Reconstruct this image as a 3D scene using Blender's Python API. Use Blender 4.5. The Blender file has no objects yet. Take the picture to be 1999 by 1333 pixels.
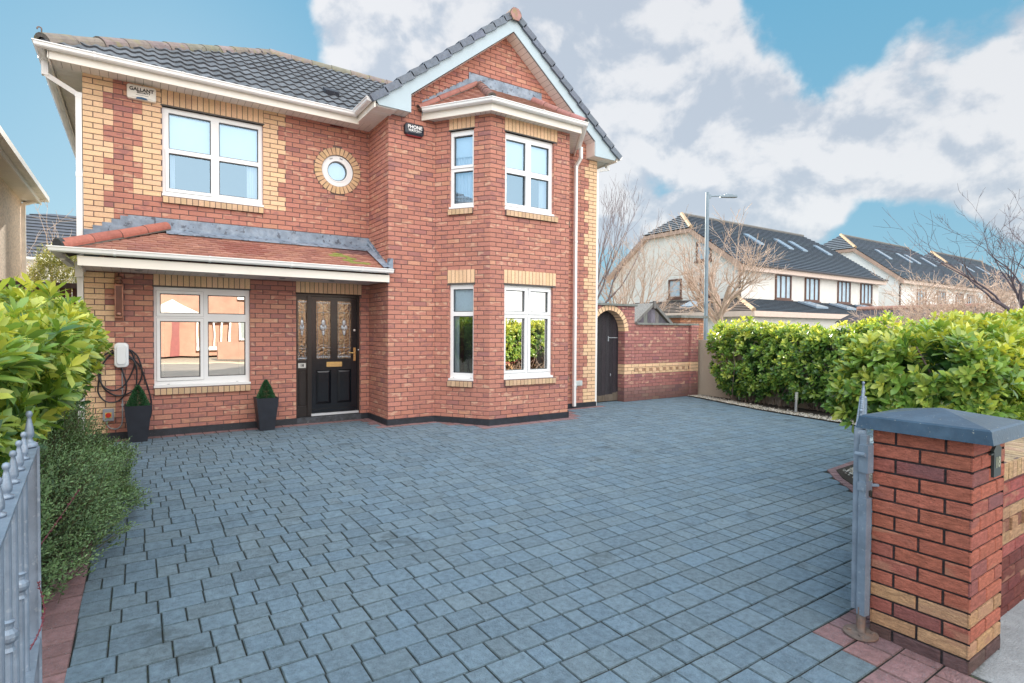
import bpy, math, random
import numpy as np
from mathutils import Vector, Matrix, noise
R = math.radians
random.seed(7); rng = np.random.default_rng(7)
scene = bpy.context.scene
COL = scene.collection

# ------------------------------------------------------------------ camera
CAM = Vector((.6063, -9.5595, 1.5578))
yaw, pit, rol = .5891, -.0201, .006
Fv = Vector((math.sin(yaw)*math.cos(pit), math.cos(yaw)*math.cos(pit), math.sin(pit)))
Rv = Vector((math.cos(yaw), -math.sin(yaw), 0)); Uv = Rv.cross(Fv)
R2 = Rv*math.cos(rol)+Uv*math.sin(rol); U2 = -Rv*math.sin(rol)+Uv*math.cos(rol)
cd = bpy.data.cameras.new('camera'); cam = bpy.data.objects.new('camera', cd); COL.objects.link(cam)
cam.matrix_world = Matrix(((R2.x, U2.x, -Fv.x, CAM.x), (R2.y, U2.y, -Fv.y, CAM.y), (R2.z, U2.z, -Fv.z, CAM.z), (0, 0, 0, 1)))
cd.sensor_width = 36; cd.lens = 1092.37/1999*36; cd.clip_end = 2000; cd.clip_start = .05
scene.camera = cam
def PX(x, y):      # direction of a photo pixel, used for the clouds of the sky
    return (Fv + R2*((x-999.5)/1092.37) - U2*((y-666.5)/1092.37)).normalized()

# ------------------------------------------------------------------ light
SUN_AZ, SUN_EL = R(2.5), R(21)      # azimuth from +Y towards +X
sdir = Vector((math.sin(SUN_AZ)*math.cos(SUN_EL), math.cos(SUN_AZ)*math.cos(SUN_EL), math.sin(SUN_EL)))
sl = bpy.data.lights.new('sun', 'SUN'); sl.energy = 5.6; sl.angle = R(.6); sl.color = (1, .9, .76)
so = bpy.data.objects.new('sun', sl); COL.objects.link(so); so.rotation_euler = sdir.to_track_quat('Z', 'Y').to_euler(); so.location = (0, 20, 30)

scene.view_settings.view_transform = 'Standard'; scene.view_settings.look = 'None'
scene.view_settings.exposure = 1.16; scene.view_settings.gamma = 1

world = bpy.data.worlds.new('World'); scene.world = world; world.use_nodes = True
nt = world.node_tree; nt.nodes.clear()
class G:
    """tiny node graph helper"""
    def __init__(s, nt): s.nt = nt
    def n(s, t, **k):
        nd = s.nt.nodes.new(t)
        for a, b in k.items(): setattr(nd, a, b)
        return nd
    def link(s, a, b): s.nt.links.new(a, b)
    def put(s, sock, v):
        if isinstance(v, bpy.types.NodeSocket): s.link(v, sock)
        elif v is not None: sock.default_value = v
    def math(s, op, a, b=None, c=None, clamp=False):
        nd = s.n('ShaderNodeMath', operation=op); nd.use_clamp = clamp
        s.put(nd.inputs[0], a); s.put(nd.inputs[1], b)
        if c is not None: s.put(nd.inputs[2], c)
        return nd.outputs[0]
    def vmath(s, op, a, b=None, scale=None):
        nd = s.n('ShaderNodeVectorMath', operation=op); s.put(nd.inputs[0], a)
        if b is not None: s.put(nd.inputs[1], b)
        if scale is not None: s.put(nd.inputs[3], scale)
        return nd.outputs['Value'] if op == 'DOT_PRODUCT' else nd.outputs[0]
    def mix(s, f, a, b, bt='MIX'):
        nd = s.n('ShaderNodeMix', data_type='RGBA', blend_type=bt); nd.clamp_factor = True
        s.put(nd.inputs[0], f)
        for k, v in ((6, a), (7, b)):
            if isinstance(v, tuple) and len(v) == 3: v = (*v, 1)
            s.put(nd.inputs[k], v)
        return nd.outputs[2]
    def noise(s, vec, scale, detail=3, rough=.5, dist=0):
        nd = s.n('ShaderNodeTexNoise'); s.put(nd.inputs['Vector'], vec)
        nd.inputs['Scale'].default_value = scale; nd.inputs['Detail'].default_value = detail
        nd.inputs['Roughness'].default_value = rough; nd.inputs['Distortion'].default_value = dist
        return nd.outputs['Fac']
    def ramp(s, f, a, b, lo=0., hi=1., smooth=True):
        nd = s.n('ShaderNodeMapRange'); nd.interpolation_type = 'SMOOTHSTEP' if smooth else 'LINEAR'
        s.put(nd.inputs[0], f)
        for i, v in enumerate((a, b, lo, hi)): nd.inputs[i+1].default_value = v
        return nd.outputs[0]
g = G(nt)
tc = g.n('ShaderNodeTexCoord'); D = g.vmath('NORMALIZE', tc.outputs['Generated'])
sep = g.n('ShaderNodeSeparateXYZ'); g.link(D, sep.inputs[0]); dz = sep.outputs['Z']
elev = g.ramp(dz, 0, .62, smooth=False)
blue = g.mix(g.math('POWER', elev, .8), (.34, .61, .76), (.13, .44, .68))
# clouds: fractal noise steered towards the parts of the sky where the clouds stand
warp = g.n('ShaderNodeTexNoise'); g.link(D, warp.inputs['Vector']); warp.inputs['Scale'].default_value = 5; warp.inputs['Detail'].default_value = 5
wv = g.vmath('SCALE', g.vmath('SUBTRACT', warp.outputs['Color'], (.5, .5, .5)), scale=.11)
Dw = g.vmath('NORMALIZE', g.vmath('ADD', D, wv))
blobs = [((800, 95), .155, 1.0), ((925, 130), .10, .7), ((1120, 120), .20, 1.05), ((1240, 90), .20, 1.1), ((1350, 110), .11, .9), ((1220, 230), .22, .9), ((1400, 230), .16, 1.0),
         ((1490, 230), .12, 1.0), ((1300, 300), .15, .8), ((1560, 320), .16, 1.0), ((1750, 175), .13, 1.0), ((1860, 210), .15, 1.45), ((1990, 230), .15, 1.4), ((1720, 200), .10, 1.2), ((1700, 270), .18, .9), ((1650, 370), .12, .75),
         ((1880, 365), .10, .8), ((1760, 340), .12, .7), ((1960, 40), .07, .7), ((640, 0), .07, .45), ((760, 0), .08, .5), ((1370, 450), .09, 1.15), ((1450, 440), .09, 1.15), ((1290, 440), .06, .9), ((1620, 290), .12, 1.1), ((1500, 330), .10, 1.0),
         ((110, 235), .06, .55), ((15, 225), .04, .55), ((-350, 100), .2, .7), ((2200, 120), .3, .9), ((500, -350), .3, .8), ((1300, -500), .4, .9), ((1560, 190), .05, .4)]
acc = None
for (c, rad, w) in blobs:
    d = PX(*c); dd = g.vmath('DOT_PRODUCT', Dw, tuple(d))
    v = g.ramp(dd, math.cos(rad*1.5), math.cos(rad*.1), 0, w*1.12)
    acc = v if acc is None else g.math('MAXIMUM', acc, v)
clear = None
for (c, rad, w) in (((1640, 30), .14, .75), ((1830, 50), .12, .75), ((1590, 130), .07, .4), ((330, 0), .24, .9), ((60, 60), .25, .9), ((480, 60), .07, .4), ((990, -20), .03, .2), ((1180, 330), .05, .5), ((1780, 490), .12, .8), ((1300, 345), .07, .5), ((1470, 350), .06, .4)):
    dd = g.vmath('DOT_PRODUCT', Dw, tuple(PX(*c))); v = g.ramp(dd, math.cos(rad*1.3), math.cos(rad*.2), 0, w)
    clear = v if clear is None else g.math('MAXIMUM', clear, v)
acc = g.math('SUBTRACT', acc, clear)
sq = g.n('ShaderNodeMapping'); sq.inputs['Scale'].default_value = (1, 1, 1.25); g.link(D, sq.inputs['Vector'])
n1 = g.noise(sq.outputs[0], 5.2, 9, .55, .15)
n2 = g.noise(sq.outputs[0], 2.6, 5, .5, .2)
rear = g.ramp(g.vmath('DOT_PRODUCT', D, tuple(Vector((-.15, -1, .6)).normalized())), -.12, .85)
dens = g.math('ADD', g.math('MULTIPLY_ADD', acc, 1.1, -.27), g.math('MULTIPLY', g.math('SUBTRACT', n1, .5), 1.95))
dens = g.math('ADD', dens, g.math('MULTIPLY', rear, g.math('MULTIPLY', g.math('SUBTRACT', n2, .36), 1.6)))
cl = g.ramp(dens, .12, .43)
up = g.noise(g.vmath('ADD', sq.outputs[0], (0, 0, .045)), 5.2, 9, .55, .15)      # density a little higher up: shades the undersides
lit = g.math('SUBTRACT', n1, up)
sh = g.ramp(g.math('ADD', g.math('MULTIPLY', lit, 3.2), g.math('MULTIPLY', n2, .9)), .20, .60)
cloudc = g.mix(sh, (.60, .65, .73), (.96, .945, .945))
skyc = g.mix(g.math('MULTIPLY', cl, .93), blue, cloudc)
boost = g.math('MULTIPLY_ADD', rear, 4.6, 1.0)  # sky behind the camera brightened to light the house front
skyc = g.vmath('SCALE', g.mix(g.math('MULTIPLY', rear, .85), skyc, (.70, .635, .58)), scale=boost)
lp = g.ramp(dz, -.06, 0.0)
skyc = g.mix(lp, (.25, .27, .28), skyc)
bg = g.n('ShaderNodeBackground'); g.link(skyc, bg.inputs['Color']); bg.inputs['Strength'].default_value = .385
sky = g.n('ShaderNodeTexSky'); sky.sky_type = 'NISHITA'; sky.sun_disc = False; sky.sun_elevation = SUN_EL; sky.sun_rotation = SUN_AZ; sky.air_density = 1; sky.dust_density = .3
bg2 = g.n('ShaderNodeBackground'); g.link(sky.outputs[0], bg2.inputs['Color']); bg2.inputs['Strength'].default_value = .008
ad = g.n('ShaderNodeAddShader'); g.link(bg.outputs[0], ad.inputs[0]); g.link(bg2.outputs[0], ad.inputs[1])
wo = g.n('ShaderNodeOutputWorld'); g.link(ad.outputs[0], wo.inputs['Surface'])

# ------------------------------------------------------------------ materials
MATS = {}
def mat(name, col=(.5, .5, .5), rough=.6, metal=0, var=.12, vs=6, bump=0, bs=60, vc=False, spec=.5, speck=None, patch=None, stretch=(1, 1, 1), trans=0, coat=0, grime=None):
    if name in MATS: return MATS[name]
    m = bpy.data.materials.new(name); m.use_nodes = True; nt = m.node_tree; g = G(nt)
    b = nt.nodes['Principled BSDF']; tc = g.n('ShaderNodeTexCoord'); mp = g.n('ShaderNodeMapping'); g.link(tc.outputs['Object'], mp.inputs[0]); mp.inputs['Scale'].default_value = stretch
    V = mp.outputs[0]
    if vc:
        at = g.n('ShaderNodeAttribute', attribute_name='Col'); base = at.outputs['Color']; al = at.outputs['Alpha']
    else: base = (*col, 1); al = None
    nz = g.noise(V, vs, 5, .6)
    k = g.ramp(nz, .3, .7, 1-var, 1+var, smooth=False)
    if not isinstance(base, tuple): c = g.vmath('SCALE', base, scale=k)
    else: c = g.vmath('SCALE', tuple(col), scale=k)
    if speck:   # (scale, lo, hi, colour, amount)
        s = g.noise(V, speck[0], 2, .6); c = g.mix(g.math('MULTIPLY', g.ramp(s, speck[1], speck[2]), speck[4]), c, speck[3])
    if patch and al is not None:  # pale flashes on some bricks
        s = g.noise(V, patch[0], 2, .5)
        gate = g.ramp(al, patch[1], patch[1]+.02)
        c = g.mix(g.math('MULTIPLY', gate, g.ramp(s, .50, .62, 0, patch[3])), c, patch[2])
        gate2 = g.ramp(al, 1-patch[1], 1-patch[1]-.02)
        s2 = g.noise(g.vmath('ADD', V, (3.3, 1.2, 8)), patch[0]*.9, 2, .5)
        c = g.mix(g.math('MULTIPLY', gate2, g.ramp(s2, .46, .64, 0, .5)), c, (.24, .12, .13))
    if grime:   # low frequency dirt (scale, lo, hi, colour, amount)
        s = g.noise(V, grime[0], 6, .65); c = g.mix(g.math('MULTIPLY', g.ramp(s, grime[1], grime[2]), grime[4]), c, grime[3])
    g.link(c, b.inputs['Base Color'])
    b.inputs['Roughness'].default_value = rough; b.inputs['Metallic'].default_value = metal
    b.inputs['Specular IOR Level'].default_value = spec
    if coat: b.inputs['Coat Weight'].default_value = coat; b.inputs['Coat Roughness'].default_value = .08
    if bump:
        bn = g.n('ShaderNodeBump'); bn.inputs['Strength'].default_value = bump; bn.inputs['Distance'].default_value = .02
        g.link(g.noise(V, bs, 4, .65), bn.inputs['Height']); g.link(bn.outputs[0], b.inputs['Normal'])
    if trans:
        tr = g.n('ShaderNodeBsdfTranslucent'); g.link(g.vmath('MULTIPLY', c, (1.5, 1.25, .5)), tr.inputs['Color'])
        mx = g.n('ShaderNodeMixShader'); mx.inputs[0].default_value = trans
        g.link(b.outputs[0], mx.inputs[1]); g.link(tr.outputs[0], mx.inputs[2]); g.link(mx.outputs[0], nt.nodes['Material Output'].inputs[0])
    MATS[name] = m; return m
def glass(name, tint=(1, 1, 1), refl=.4, wave=.0, rough=0.0, rt=(1, 1, 1)):
    m = bpy.data.materials.new(name); m.use_nodes = True; nt = m.node_tree; g = G(nt); nt.nodes.remove(nt.nodes['Principled BSDF'])
    t = g.n('ShaderNodeBsdfTransparent'); t.inputs[0].default_value = (*tint, 1)
    s = g.n('ShaderNodeBsdfGlossy'); s.inputs['Roughness'].default_value = rough; s.inputs['Color'].default_value = (*rt, 1)
    if wave:
        bn = g.n('ShaderNodeBump'); bn.inputs['Strength'].default_value = wave; bn.inputs['Distance'].default_value = .02
        tc = g.n('ShaderNodeTexCoord'); g.link(g.noise(tc.outputs['Object'], 2.3 if wave < .2 else 35, 1, .4), bn.inputs['Height']); g.link(bn.outputs[0], s.inputs['Normal'])
    lw = g.n('ShaderNodeLayerWeight'); lw.inputs[0].default_value = .25
    f = g.math('MULTIPLY_ADD', lw.outputs['Fresnel'], .8, refl, clamp=True)
    mx = g.n('ShaderNodeMixShader'); g.link(f, mx.inputs[0]); g.link(t.outputs[0], mx.inputs[1]); g.link(s.outputs[0], mx.inputs[2])
    g.link(mx.outputs[0], nt.nodes['Material Output'].inputs[0]); MATS[name] = m; return m

BRICK = mat('brick', vc=True, rough=.88, var=.13, vs=45, bump=.35, bs=130, patch=(9, .72, (.68, .46, .33), .55), spec=.25, stretch=(1, 1, 2), grime=(1.3, .52, .8, (.27, .14, .12), .35))
PILLARB = mat('pillar_brick', vc=True, rough=.85, var=.3, vs=20, bump=1.0, bs=60, spec=.25, stretch=(1, .8, 3.2), patch=(4.2, .72, (.52, .29, .19), .55), speck=(150, .57, .66, (.2, .07, .055), .5), grime=(2.2, .55, .7, (.33, .14, .11), .4))
UPVC = mat('white_upvc', (.84, .84, .84), .28, var=.02, vs=2)
UPVCV = mat('white_upvc_parts', vc=True, rough=.3, var=.03, vs=3)
FASC = mat('fascia_upvc', (.83, .79, .72), .35, var=.04, vs=2.5, grime=(3, .6, .8, (.5, .48, .42), .25))
SOFF = mat('soffit_upvc', vc=True, rough=.45, var=.05, vs=4)
LEAD = mat('lead_flashing', (.20, .255, .33), .5, metal=.0, var=.3, vs=9, bump=.5, bs=14, speck=(13, .585, .63, (.04, .045, .065), .75), grime=(5, .45, .7, (.36, .42, .50), .6))
RTILE = mat('red_clay_tile', vc=True, rough=.8, var=.14, vs=22, bump=.3, bs=90, grime=(4, .55, .75, (.19, .085, .06), .4))
GTILE = mat('grey_concrete_tile', vc=True, rough=.62, var=.2, vs=14, bump=.35, bs=80, speck=(40, .60, .68, (.23, .24, .25), .5), grime=(2.2, .55, .75, (.05, .055, .05), .5))
RIDGE = mat('ridge_tile_stone', vc=True, rough=.85, var=.2, vs=9, bump=.4, bs=60, grime=(6, .5, .66, (.27, .25, .10), .6))
PLINTH = mat('black_plinth_paint', (.022, .028, .038), .5, var=.3, vs=12, bump=.3, bs=30, speck=(60, .66, .72, (.12, .12, .13), .6))
PAVER = mat('block_paver', vc=True, rough=.8, var=.24, vs=26, bump=1.0, bs=85, spec=.4, speck=(170, .58, .70, (.27, .33, .39), .6), grime=(1.9, .58, .72, (.05, .065, .07), .55))
SAND = mat('joint_sand', (.022, .025, .022), .95, var=.35, vs=30, bump=.5, bs=120, speck=(18, .58, .66, (.06, .085, .03), .7))
BLACK = mat('black_gloss_paint', (.006, .008, .012), .24, var=.2, vs=3, spec=.5, coat=.15)
DARKF = mat('dark_frame_paint', (.022, .018, .017), .28, var=.2, vs=3)
BRASS = mat('polished_brass', (.80, .58, .26), .25, metal=.9, var=.05)
STEEL = mat('brushed_steel', (.62, .64, .66), .3, metal=.9, var=.08, vs=20)
GALV = mat('galvanised_steel', (.20, .255, .325), .42, metal=.25, var=.22, vs=11, bump=.12, bs=50, speck=(38, .62, .68, (.42, .48, .54), .3), grime=(9, .62, .75, (.20, .22, .24), .5))
RUST = mat('rusty_steel', (.17, .135, .12), .7, metal=.2, var=.35, vs=20, bump=.3, grime=(14, .45, .6, (.24, .14, .10), .6))
CABLE = mat('black_cable_rubber', (.012, .013, .02), .4, var=.1)
WHITEP = mat('white_plastic', (.80, .83, .86), .22, var=.01)
POT = mat('charcoal_planter', (.016, .02, .03), .5, var=.2, vs=9, bump=.1, bs=80)
SOIL = mat('soil', (.035, .026, .02), .95, var=.5, vs=14, bump=.9, bs=30, speck=(60, .6, .66, (.09, .06, .04), .6))
COPPER = mat('copper', (.24, .125, .09), .33, metal=.75, var=.3, vs=20)
CAPST = mat('slate_cap_paint', (.035, .068, .112), .36, var=.3, vs=4, bump=.15, bs=25, speck=(55, .68, .72, (.32, .32, .28), .8), grime=(3.5, .5, .7, (.07, .12, .18), .7))
COPING = mat('concrete_coping', (.19, .20, .19), .85, var=.25, vs=12, bump=.4, bs=60, grime=(8, .5, .65, (.09, .10, .08), .6))
PEBBLE = mat('pebbledash', (.52, .42, .33), .95, var=.25, vs=70, bump=1.0, bs=90, speck=(110, .58, .63, (.75, .66, .54), .8))
RENDERC = mat('cream_render', (.74, .715, .67), .92, var=.05, vs=3, bump=.15, bs=60, grime=(1.1, .5, .75, (.58, .54, .48), .5))
RENDERW = mat('white_render', (.84, .83, .81), .92, var=.04, vs=2, bump=.1, bs=60)
TIMBER = mat('dark_gate_timber', vc=True, rough=.8, var=.35, vs=7, bump=.5, bs=30, stretch=(6, 6, .7))
BARK = mat('bark', (.22, .165, .135), .9, var=.3, vs=20, bump=.5, bs=60)
BARKP = mat('pale_bark', (.50, .385, .31), .9, var=.2, vs=12)
BARKG = mat('grey_bark', (.20, .165, .17), .9, var=.25, vs=12)
BARKD = mat('dark_bark', (.105, .085, .10), .9, var=.25, vs=12)
LEAF = mat('laurel_leaf', vc=True, rough=.27, var=.10, vs=9, trans=.34, spec=.6)
SMALLLEAF = mat('small_leaf', vc=True, rough=.5, var=.15, vs=30, trans=.22)
TWIG = mat('green_twig', (.13, .12, .06), .8, var=.3)
PANE = glass('window_glass', (.76, .86, .95), .25, wave=.035, rt=(.56, .80, 1))  # blue of the sky put into the reflection tint
PANEM = glass('mirror_window_glass', (.6, .65, .66), .62, wave=.035, rt=(1, .97, .93))
FARGL = mat('far_glass', (.42, .52, .60), .08, var=.15, vs=2, spec=1)
LEADG = glass('leaded_glass', (.62, .44, .27), .22, wave=.25, rt=(1, .84, .62))
CAME = mat('lead_came', (.30, .31, .35), .35, metal=.7, var=.1)
CAMEV = mat('leaded_work', vc=True, rough=.2, metal=.2, var=.25, vs=60, spec=1)
BLIND = mat('blind_fabric', (.86, .86, .84), .8, var=.02)
CURT = mat('curtain_fabric', (.80, .80, .80), .9, var=.08, stretch=(8, 8, .5), vs=6, bump=.3, bs=8)
MAROON = mat('maroon_curtain', (.16, .035, .05), .9, var=.3, stretch=(8, 8, .5))
DARKIN = mat('dark_interior', (.07, .07, .075), .9)
BROWNF = mat('brown_window_frame', (.13, .06, .04), .5, var=.2)
BROWNT = mat('brown_fascia', (.46, .31, .24), .6, var=.15, vs=2)
def ink(nm, c): return mat(nm, c, .5, var=.02)

# ------------------------------------------------------------------ mesh builder
def V3(*a): return Vector(a)
class MB:
    def __init__(s): s.v = []; s.f = []; s.c = []
    def quad(s, pts, col=(1, 1, 1, 0)):
        i = len(s.v); s.v += [tuple(p) for p in pts]; s.f.append(tuple(range(i, i+len(pts)))); s.c.append(col if len(col) == 4 else (*col, 0))
    def box(s, lo, hi, col=(1, 1, 1, 0)):
        s.obox(Vector(lo), V3(hi[0]-lo[0], 0, 0), V3(0, hi[1]-lo[1], 0), V3(0, 0, hi[2]-lo[2]), col)
    def obox(s, o, a, b, c, col=(1, 1, 1, 0)):
        o = Vector(o); i = len(s.v)
        if a.cross(b).dot(c) < 0: a, b = b, a
        for k in range(8): s.v.append(tuple(o + a*(k & 1) + b*((k >> 1) & 1) + c*(k >> 2)))
        for f in ((0, 2, 3, 1), (4, 5, 7, 6), (0, 1, 5, 4), (2, 6, 7, 3), (0, 4, 6, 2), (1, 3, 7, 5)):
            s.f.append(tuple(i+q for q in f)); s.c.append(col if len(col) == 4 else (*col, 0))
    def prism(s, poly, d, col=(1, 1, 1, 0)):
        poly = [Vector(p) for p in poly]; d = Vector(d); n = len(poly)
        s.quad(poly, col); s.quad([p+d for p in reversed(poly)], col)
        for k in range(n):
            a, b = poly[k], poly[(k+1) % n]; s.quad([b, a, a+d, b+d], col)
    def tube(s, pts, rad, n=8, col=(1, 1, 1, 0), cap=True, closed=False):
        pts = [Vector(p) for p in pts]; m = len(pts)
        if not hasattr(rad, '__len__'): rad = [rad]*m
        i0 = len(s.v); ref = None
        for k, p in enumerate(pts):
            if closed: t = pts[(k+1) % m]-pts[k-1]
            else: t = (pts[min(k+1, m-1)]-pts[max(k-1, 0)])
            t = t.normalized() if t.length > 1e-9 else V3(0, 0, 1)
            if ref is None: ref = t.orthogonal().normalized()
            ref = (ref - t*ref.dot(t)); ref = ref.normalized() if ref.length > 1e-6 else t.orthogonal().normalized()
            bn = t.cross(ref)
            for j in range(n):
                a = 2*math.pi*j/n; s.v.append(tuple(p+(ref*math.cos(a)+bn*math.sin(a))*rad[k]))
        col = col if len(col) == 4 else (*col, 0)
        for k in range(m if closed else m-1):
            for j in range(n):
                a = i0+k*n+j; b = i0+k*n+(j+1) % n; k2 = (k+1) % m; c = i0+k2*n+(j+1) % n; d = i0+k2*n+j
                s.f.append((a, b, c, d)); s.c.append(col)
        if cap and not closed:
            s.f.append(tuple(i0+j for j in reversed(range(n)))); s.c.append(col)
            s.f.append(tuple(i0+(m-1)*n+j for j in range(n))); s.c.append(col)
    def lathe(s, prof, o, ax=(0, 0, 1), n=14, col=(1, 1, 1, 0)):
        o = Vector(o); ax = Vector(ax).normalized(); e = ax.orthogonal().normalized(); h = ax.cross(e); i0 = len(s.v)
        for (r, z) in prof:
            for j in range(n):
                a = 2*math.pi*j/n; s.v.append(tuple(o+ax*z+(e*math.cos(a)+h*math.sin(a))*max(r, 1e-4)))
        col = col if len(col) == 4 else (*col, 0)
        for k in range(len(prof)-1):
            for j in range(n):
                s.f.append((i0+k*n+j, i0+k*n+(j+1) % n, i0+(k+1)*n+(j+1) % n, i0+(k+1)*n+j)); s.c.append(col)
    def build(s, name, m, parent=None, smooth=False, label=None):
        me = bpy.data.meshes.new(name); me.from_pydata(s.v, [], s.f)
        ca = me.color_attributes.new('Col', 'FLOAT_COLOR', 'CORNER')
        cnt = np.array([len(f) for f in s.f]); arr = np.repeat(np.array(s.c, dtype=np.float32).reshape(-1, 4), cnt, axis=0)
        ca.data.foreach_set('color', arr.ravel())
        me.materials.append(m)
        if smooth: me.shade_smooth()
        me.update(); o = bpy.data.objects.new(name, me); COL.objects.link(o)
        if parent is not None: attach(o, parent)
        if label: o['label'] = label
        return o
def world_loc(o):
    L = Vector(o.location)
    return L
def attach(o, p):
    o.parent = p
    if p.type == 'EMPTY': o.matrix_parent_inverse = Matrix.Translation(p.location).inverted()
def thing(name, loc, label, cat, group=None):
    o = bpy.data.objects.new(name, None); o.empty_display_size = .2; COL.objects.link(o); o.location = loc
    o['label'] = label; o['category'] = cat
    if group: o['group'] = group
    return o
def tag(o, label, cat, group=None, kind=None):
    if label: o['label'] = label
    if cat: o['category'] = cat
    if group: o['group'] = group
    if kind: o['kind'] = kind
    return o
def copy_tree(o, parent=None):
    c = o.copy(); COL.objects.link(c)
    if parent is not None:
        c.parent = parent
    for ch in [x for x in COL.objects if x.parent == o]: copy_tree(ch, c)
    return c
def jit(c, a=.08):
    k = 1+random.uniform(-a, a); return (c[0]*k, c[1]*k*(1+random.uniform(-a, a)*.3), c[2]*k*(1+random.uniform(-a, a)*.4), random.random())

# ------------------------------------------------------------------ bricks
MORT = (.17, .125, .12, .5)
def red_brick():
    r = random.random()
    if r < .72: c = (.50, .225, .172)
    elif r < .90: c = (.47, .205, .16)
    elif r < .95: c = (.38, .175, .155)
    else: c = (.56, .285, .20)
    return jit(c, .065)
def yel_brick(): return (*jit((.80, .55, .35), .07)[:3], .5)
def brick_wall(mb, O, u, n, zr, x0, x1, holes=(), nob=(), colfn=None, side=None, cuts=None, L=.225, H=.075, J=.005, z_off=0., dep=.009, ph=0., ch=.0025, mort=MORT):
    """u: along, n: outward. holes/nob: rectangles (xa,xb,za,zb) or functions z->list of intervals.  side(z)->(a,b)"""
    O = Vector(O); u = Vector(u).normalized(); n = Vector(n).normalized(); Z = V3(0, 0, 1)
    flip = u.cross(Z).dot(n) < 0
    def q(pts, c):
        mb.quad(pts[::-1] if flip else pts, c)
    k0 = int(math.floor((zr[0]-z_off)/H+1e-6)); k1 = int(math.ceil((zr[1]-z_off)/H-1e-6))
    def sub(iv, cuts):
        for (a, b) in cuts:
            out = []
            for (p, r) in iv:
                if b <= p or a >= r: out.append((p, r)); continue
                if a > p: out.append((p, a))
                if b < r: out.append((b, r))
            iv = out
        return iv
    for k in range(k0, k1):
        zb = [max(zr[0], z_off+k*H), min(zr[1], z_off+(k+1)*H)]
        for h in list(holes)+list(nob):
            if not callable(h):
                for z in h[2:]:
                    if zb[0]+.004 < z < zb[-1]-.004: zb.append(z)
        zb.sort()
        for za, zc in zip(zb, zb[1:]):
            zm = (za+zc)/2
            s = side(zm) if side else (x0, x1)
            if s is None or s[1] <= s[0]: continue
            iv = [(max(s[0], x0), min(s[1], x1))]
            cut = []
            for h in holes:
                if callable(h): cut += h(zm)
                elif h[2] < zm < h[3]: cut.append(h[:2])
            iv = sub(iv, cut)
            for a, b in iv:
                q([O+u*a+Z*za-n*dep, O+u*b+Z*za-n*dep, O+u*b+Z*zc-n*dep, O+u*a+Z*zc-n*dep], mort)
            cut = []
            for h in nob:
                if callable(h): cut += h(zm)
                elif h[2] < zm < h[3]: cut.append(h[:2])
            iv = sub(iv, cut)
            mlo = J if za <= z_off+k*H+1e-4 else .0; mhi = J if zc >= z_off+(k+1)*H-1e-4 else 0.
            if cuts:
                for q_ in cuts(zm):
                    iv = [w_ for a, b in iv for w_ in (((a, q_), (q_, b)) if a+.02 < q_ < b-.02 else ((a, b),))]
            for a, b in iv:
                off = ph+(k % 2)*L/2; i = math.floor((a-off)/L)
                while off+i*L < b-.012:
                    p = max(a, off+i*L); r = min(b, off+(i+1)*L); i += 1
                    if r-p < .018: continue
                    pl = p+(J*1.1 if p > a+1e-5 else .001); rl = r-(J*1.1 if r < b-1e-5 else .001)
                    # split at a colour change
                    c = colfn(p, r, zm, k) if colfn else red_brick()
                    z1, z2 = za+mlo, zc-mhi
                    A = [O+u*pl+Z*z1, O+u*rl+Z*z1, O+u*rl+Z*z2, O+u*pl+Z*z2]
                    jn = n*random.uniform(-.0012, .0012)
                    I = [O+u*(pl+ch)+Z*(z1+ch), O+u*(rl-ch)+Z*(z1+ch), O+u*(rl-ch)+Z*(z2-ch), O+u*(pl+ch)+Z*(z2-ch)]
                    I = [p_+jn for p_ in I]; M = [p_-n*.003 for p_ in A]; Bk = [p_-n*dep for p_ in A]
                    q(I, c)
                    for e in range(4):
                        f = (e+1) % 4; q([M[e], M[f], I[f], I[e]], c); q([Bk[e], Bk[f], M[f], M[e]], c)
def soldiers(mb, O, u, n, x0, x1, z0, z1, proud=.0, step=.075, dep=.009, slope=0., colf=yel_brick):
    """a row of bricks standing on end"""
    O = Vector(O); u = Vector(u).normalized(); n = Vector(n).normalized(); Z = V3(0, 0, 1)
    cnt = max(1, round((x1-x0)/step)); st = (x1-x0)/cnt
    mb.obox(O+u*x0+Z*z0-n*.02, u*(x1-x0), n*(.02+proud-dep*.8), Z*(z1-z0-(.006 if slope else 0)), MORT)
    for i in range(cnt):
        a = x0+i*st+.005; b = x0+(i+1)*st-.005; c = colf(); d = proud+random.uniform(-.002, .002)
        if slope:
            P = [O+u*a+Z*z0+n*d, O+u*b+Z*z0+n*d, O+u*b+Z*(z1-slope)+n*d, O+u*a+Z*(z1-slope)+n*d, O+u*b+Z*z1-n*.05, O+u*a+Z*z1-n*.05, O+u*a+Z*z0-n*.02, O+u*b+Z*z0-n*.02]
            for f in ((0, 1, 2, 3), (3, 2, 4, 5), (0, 3, 5, 6), (1, 7, 4, 2), (0, 6, 7, 1)): mb.quad([P[k] for k in f], c)
        else: mb.obox(O+u*a+Z*(z0+.002)-n*.018, u*(b-a), n*(.018+d), Z*(z1-z0-.004), c)
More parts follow.
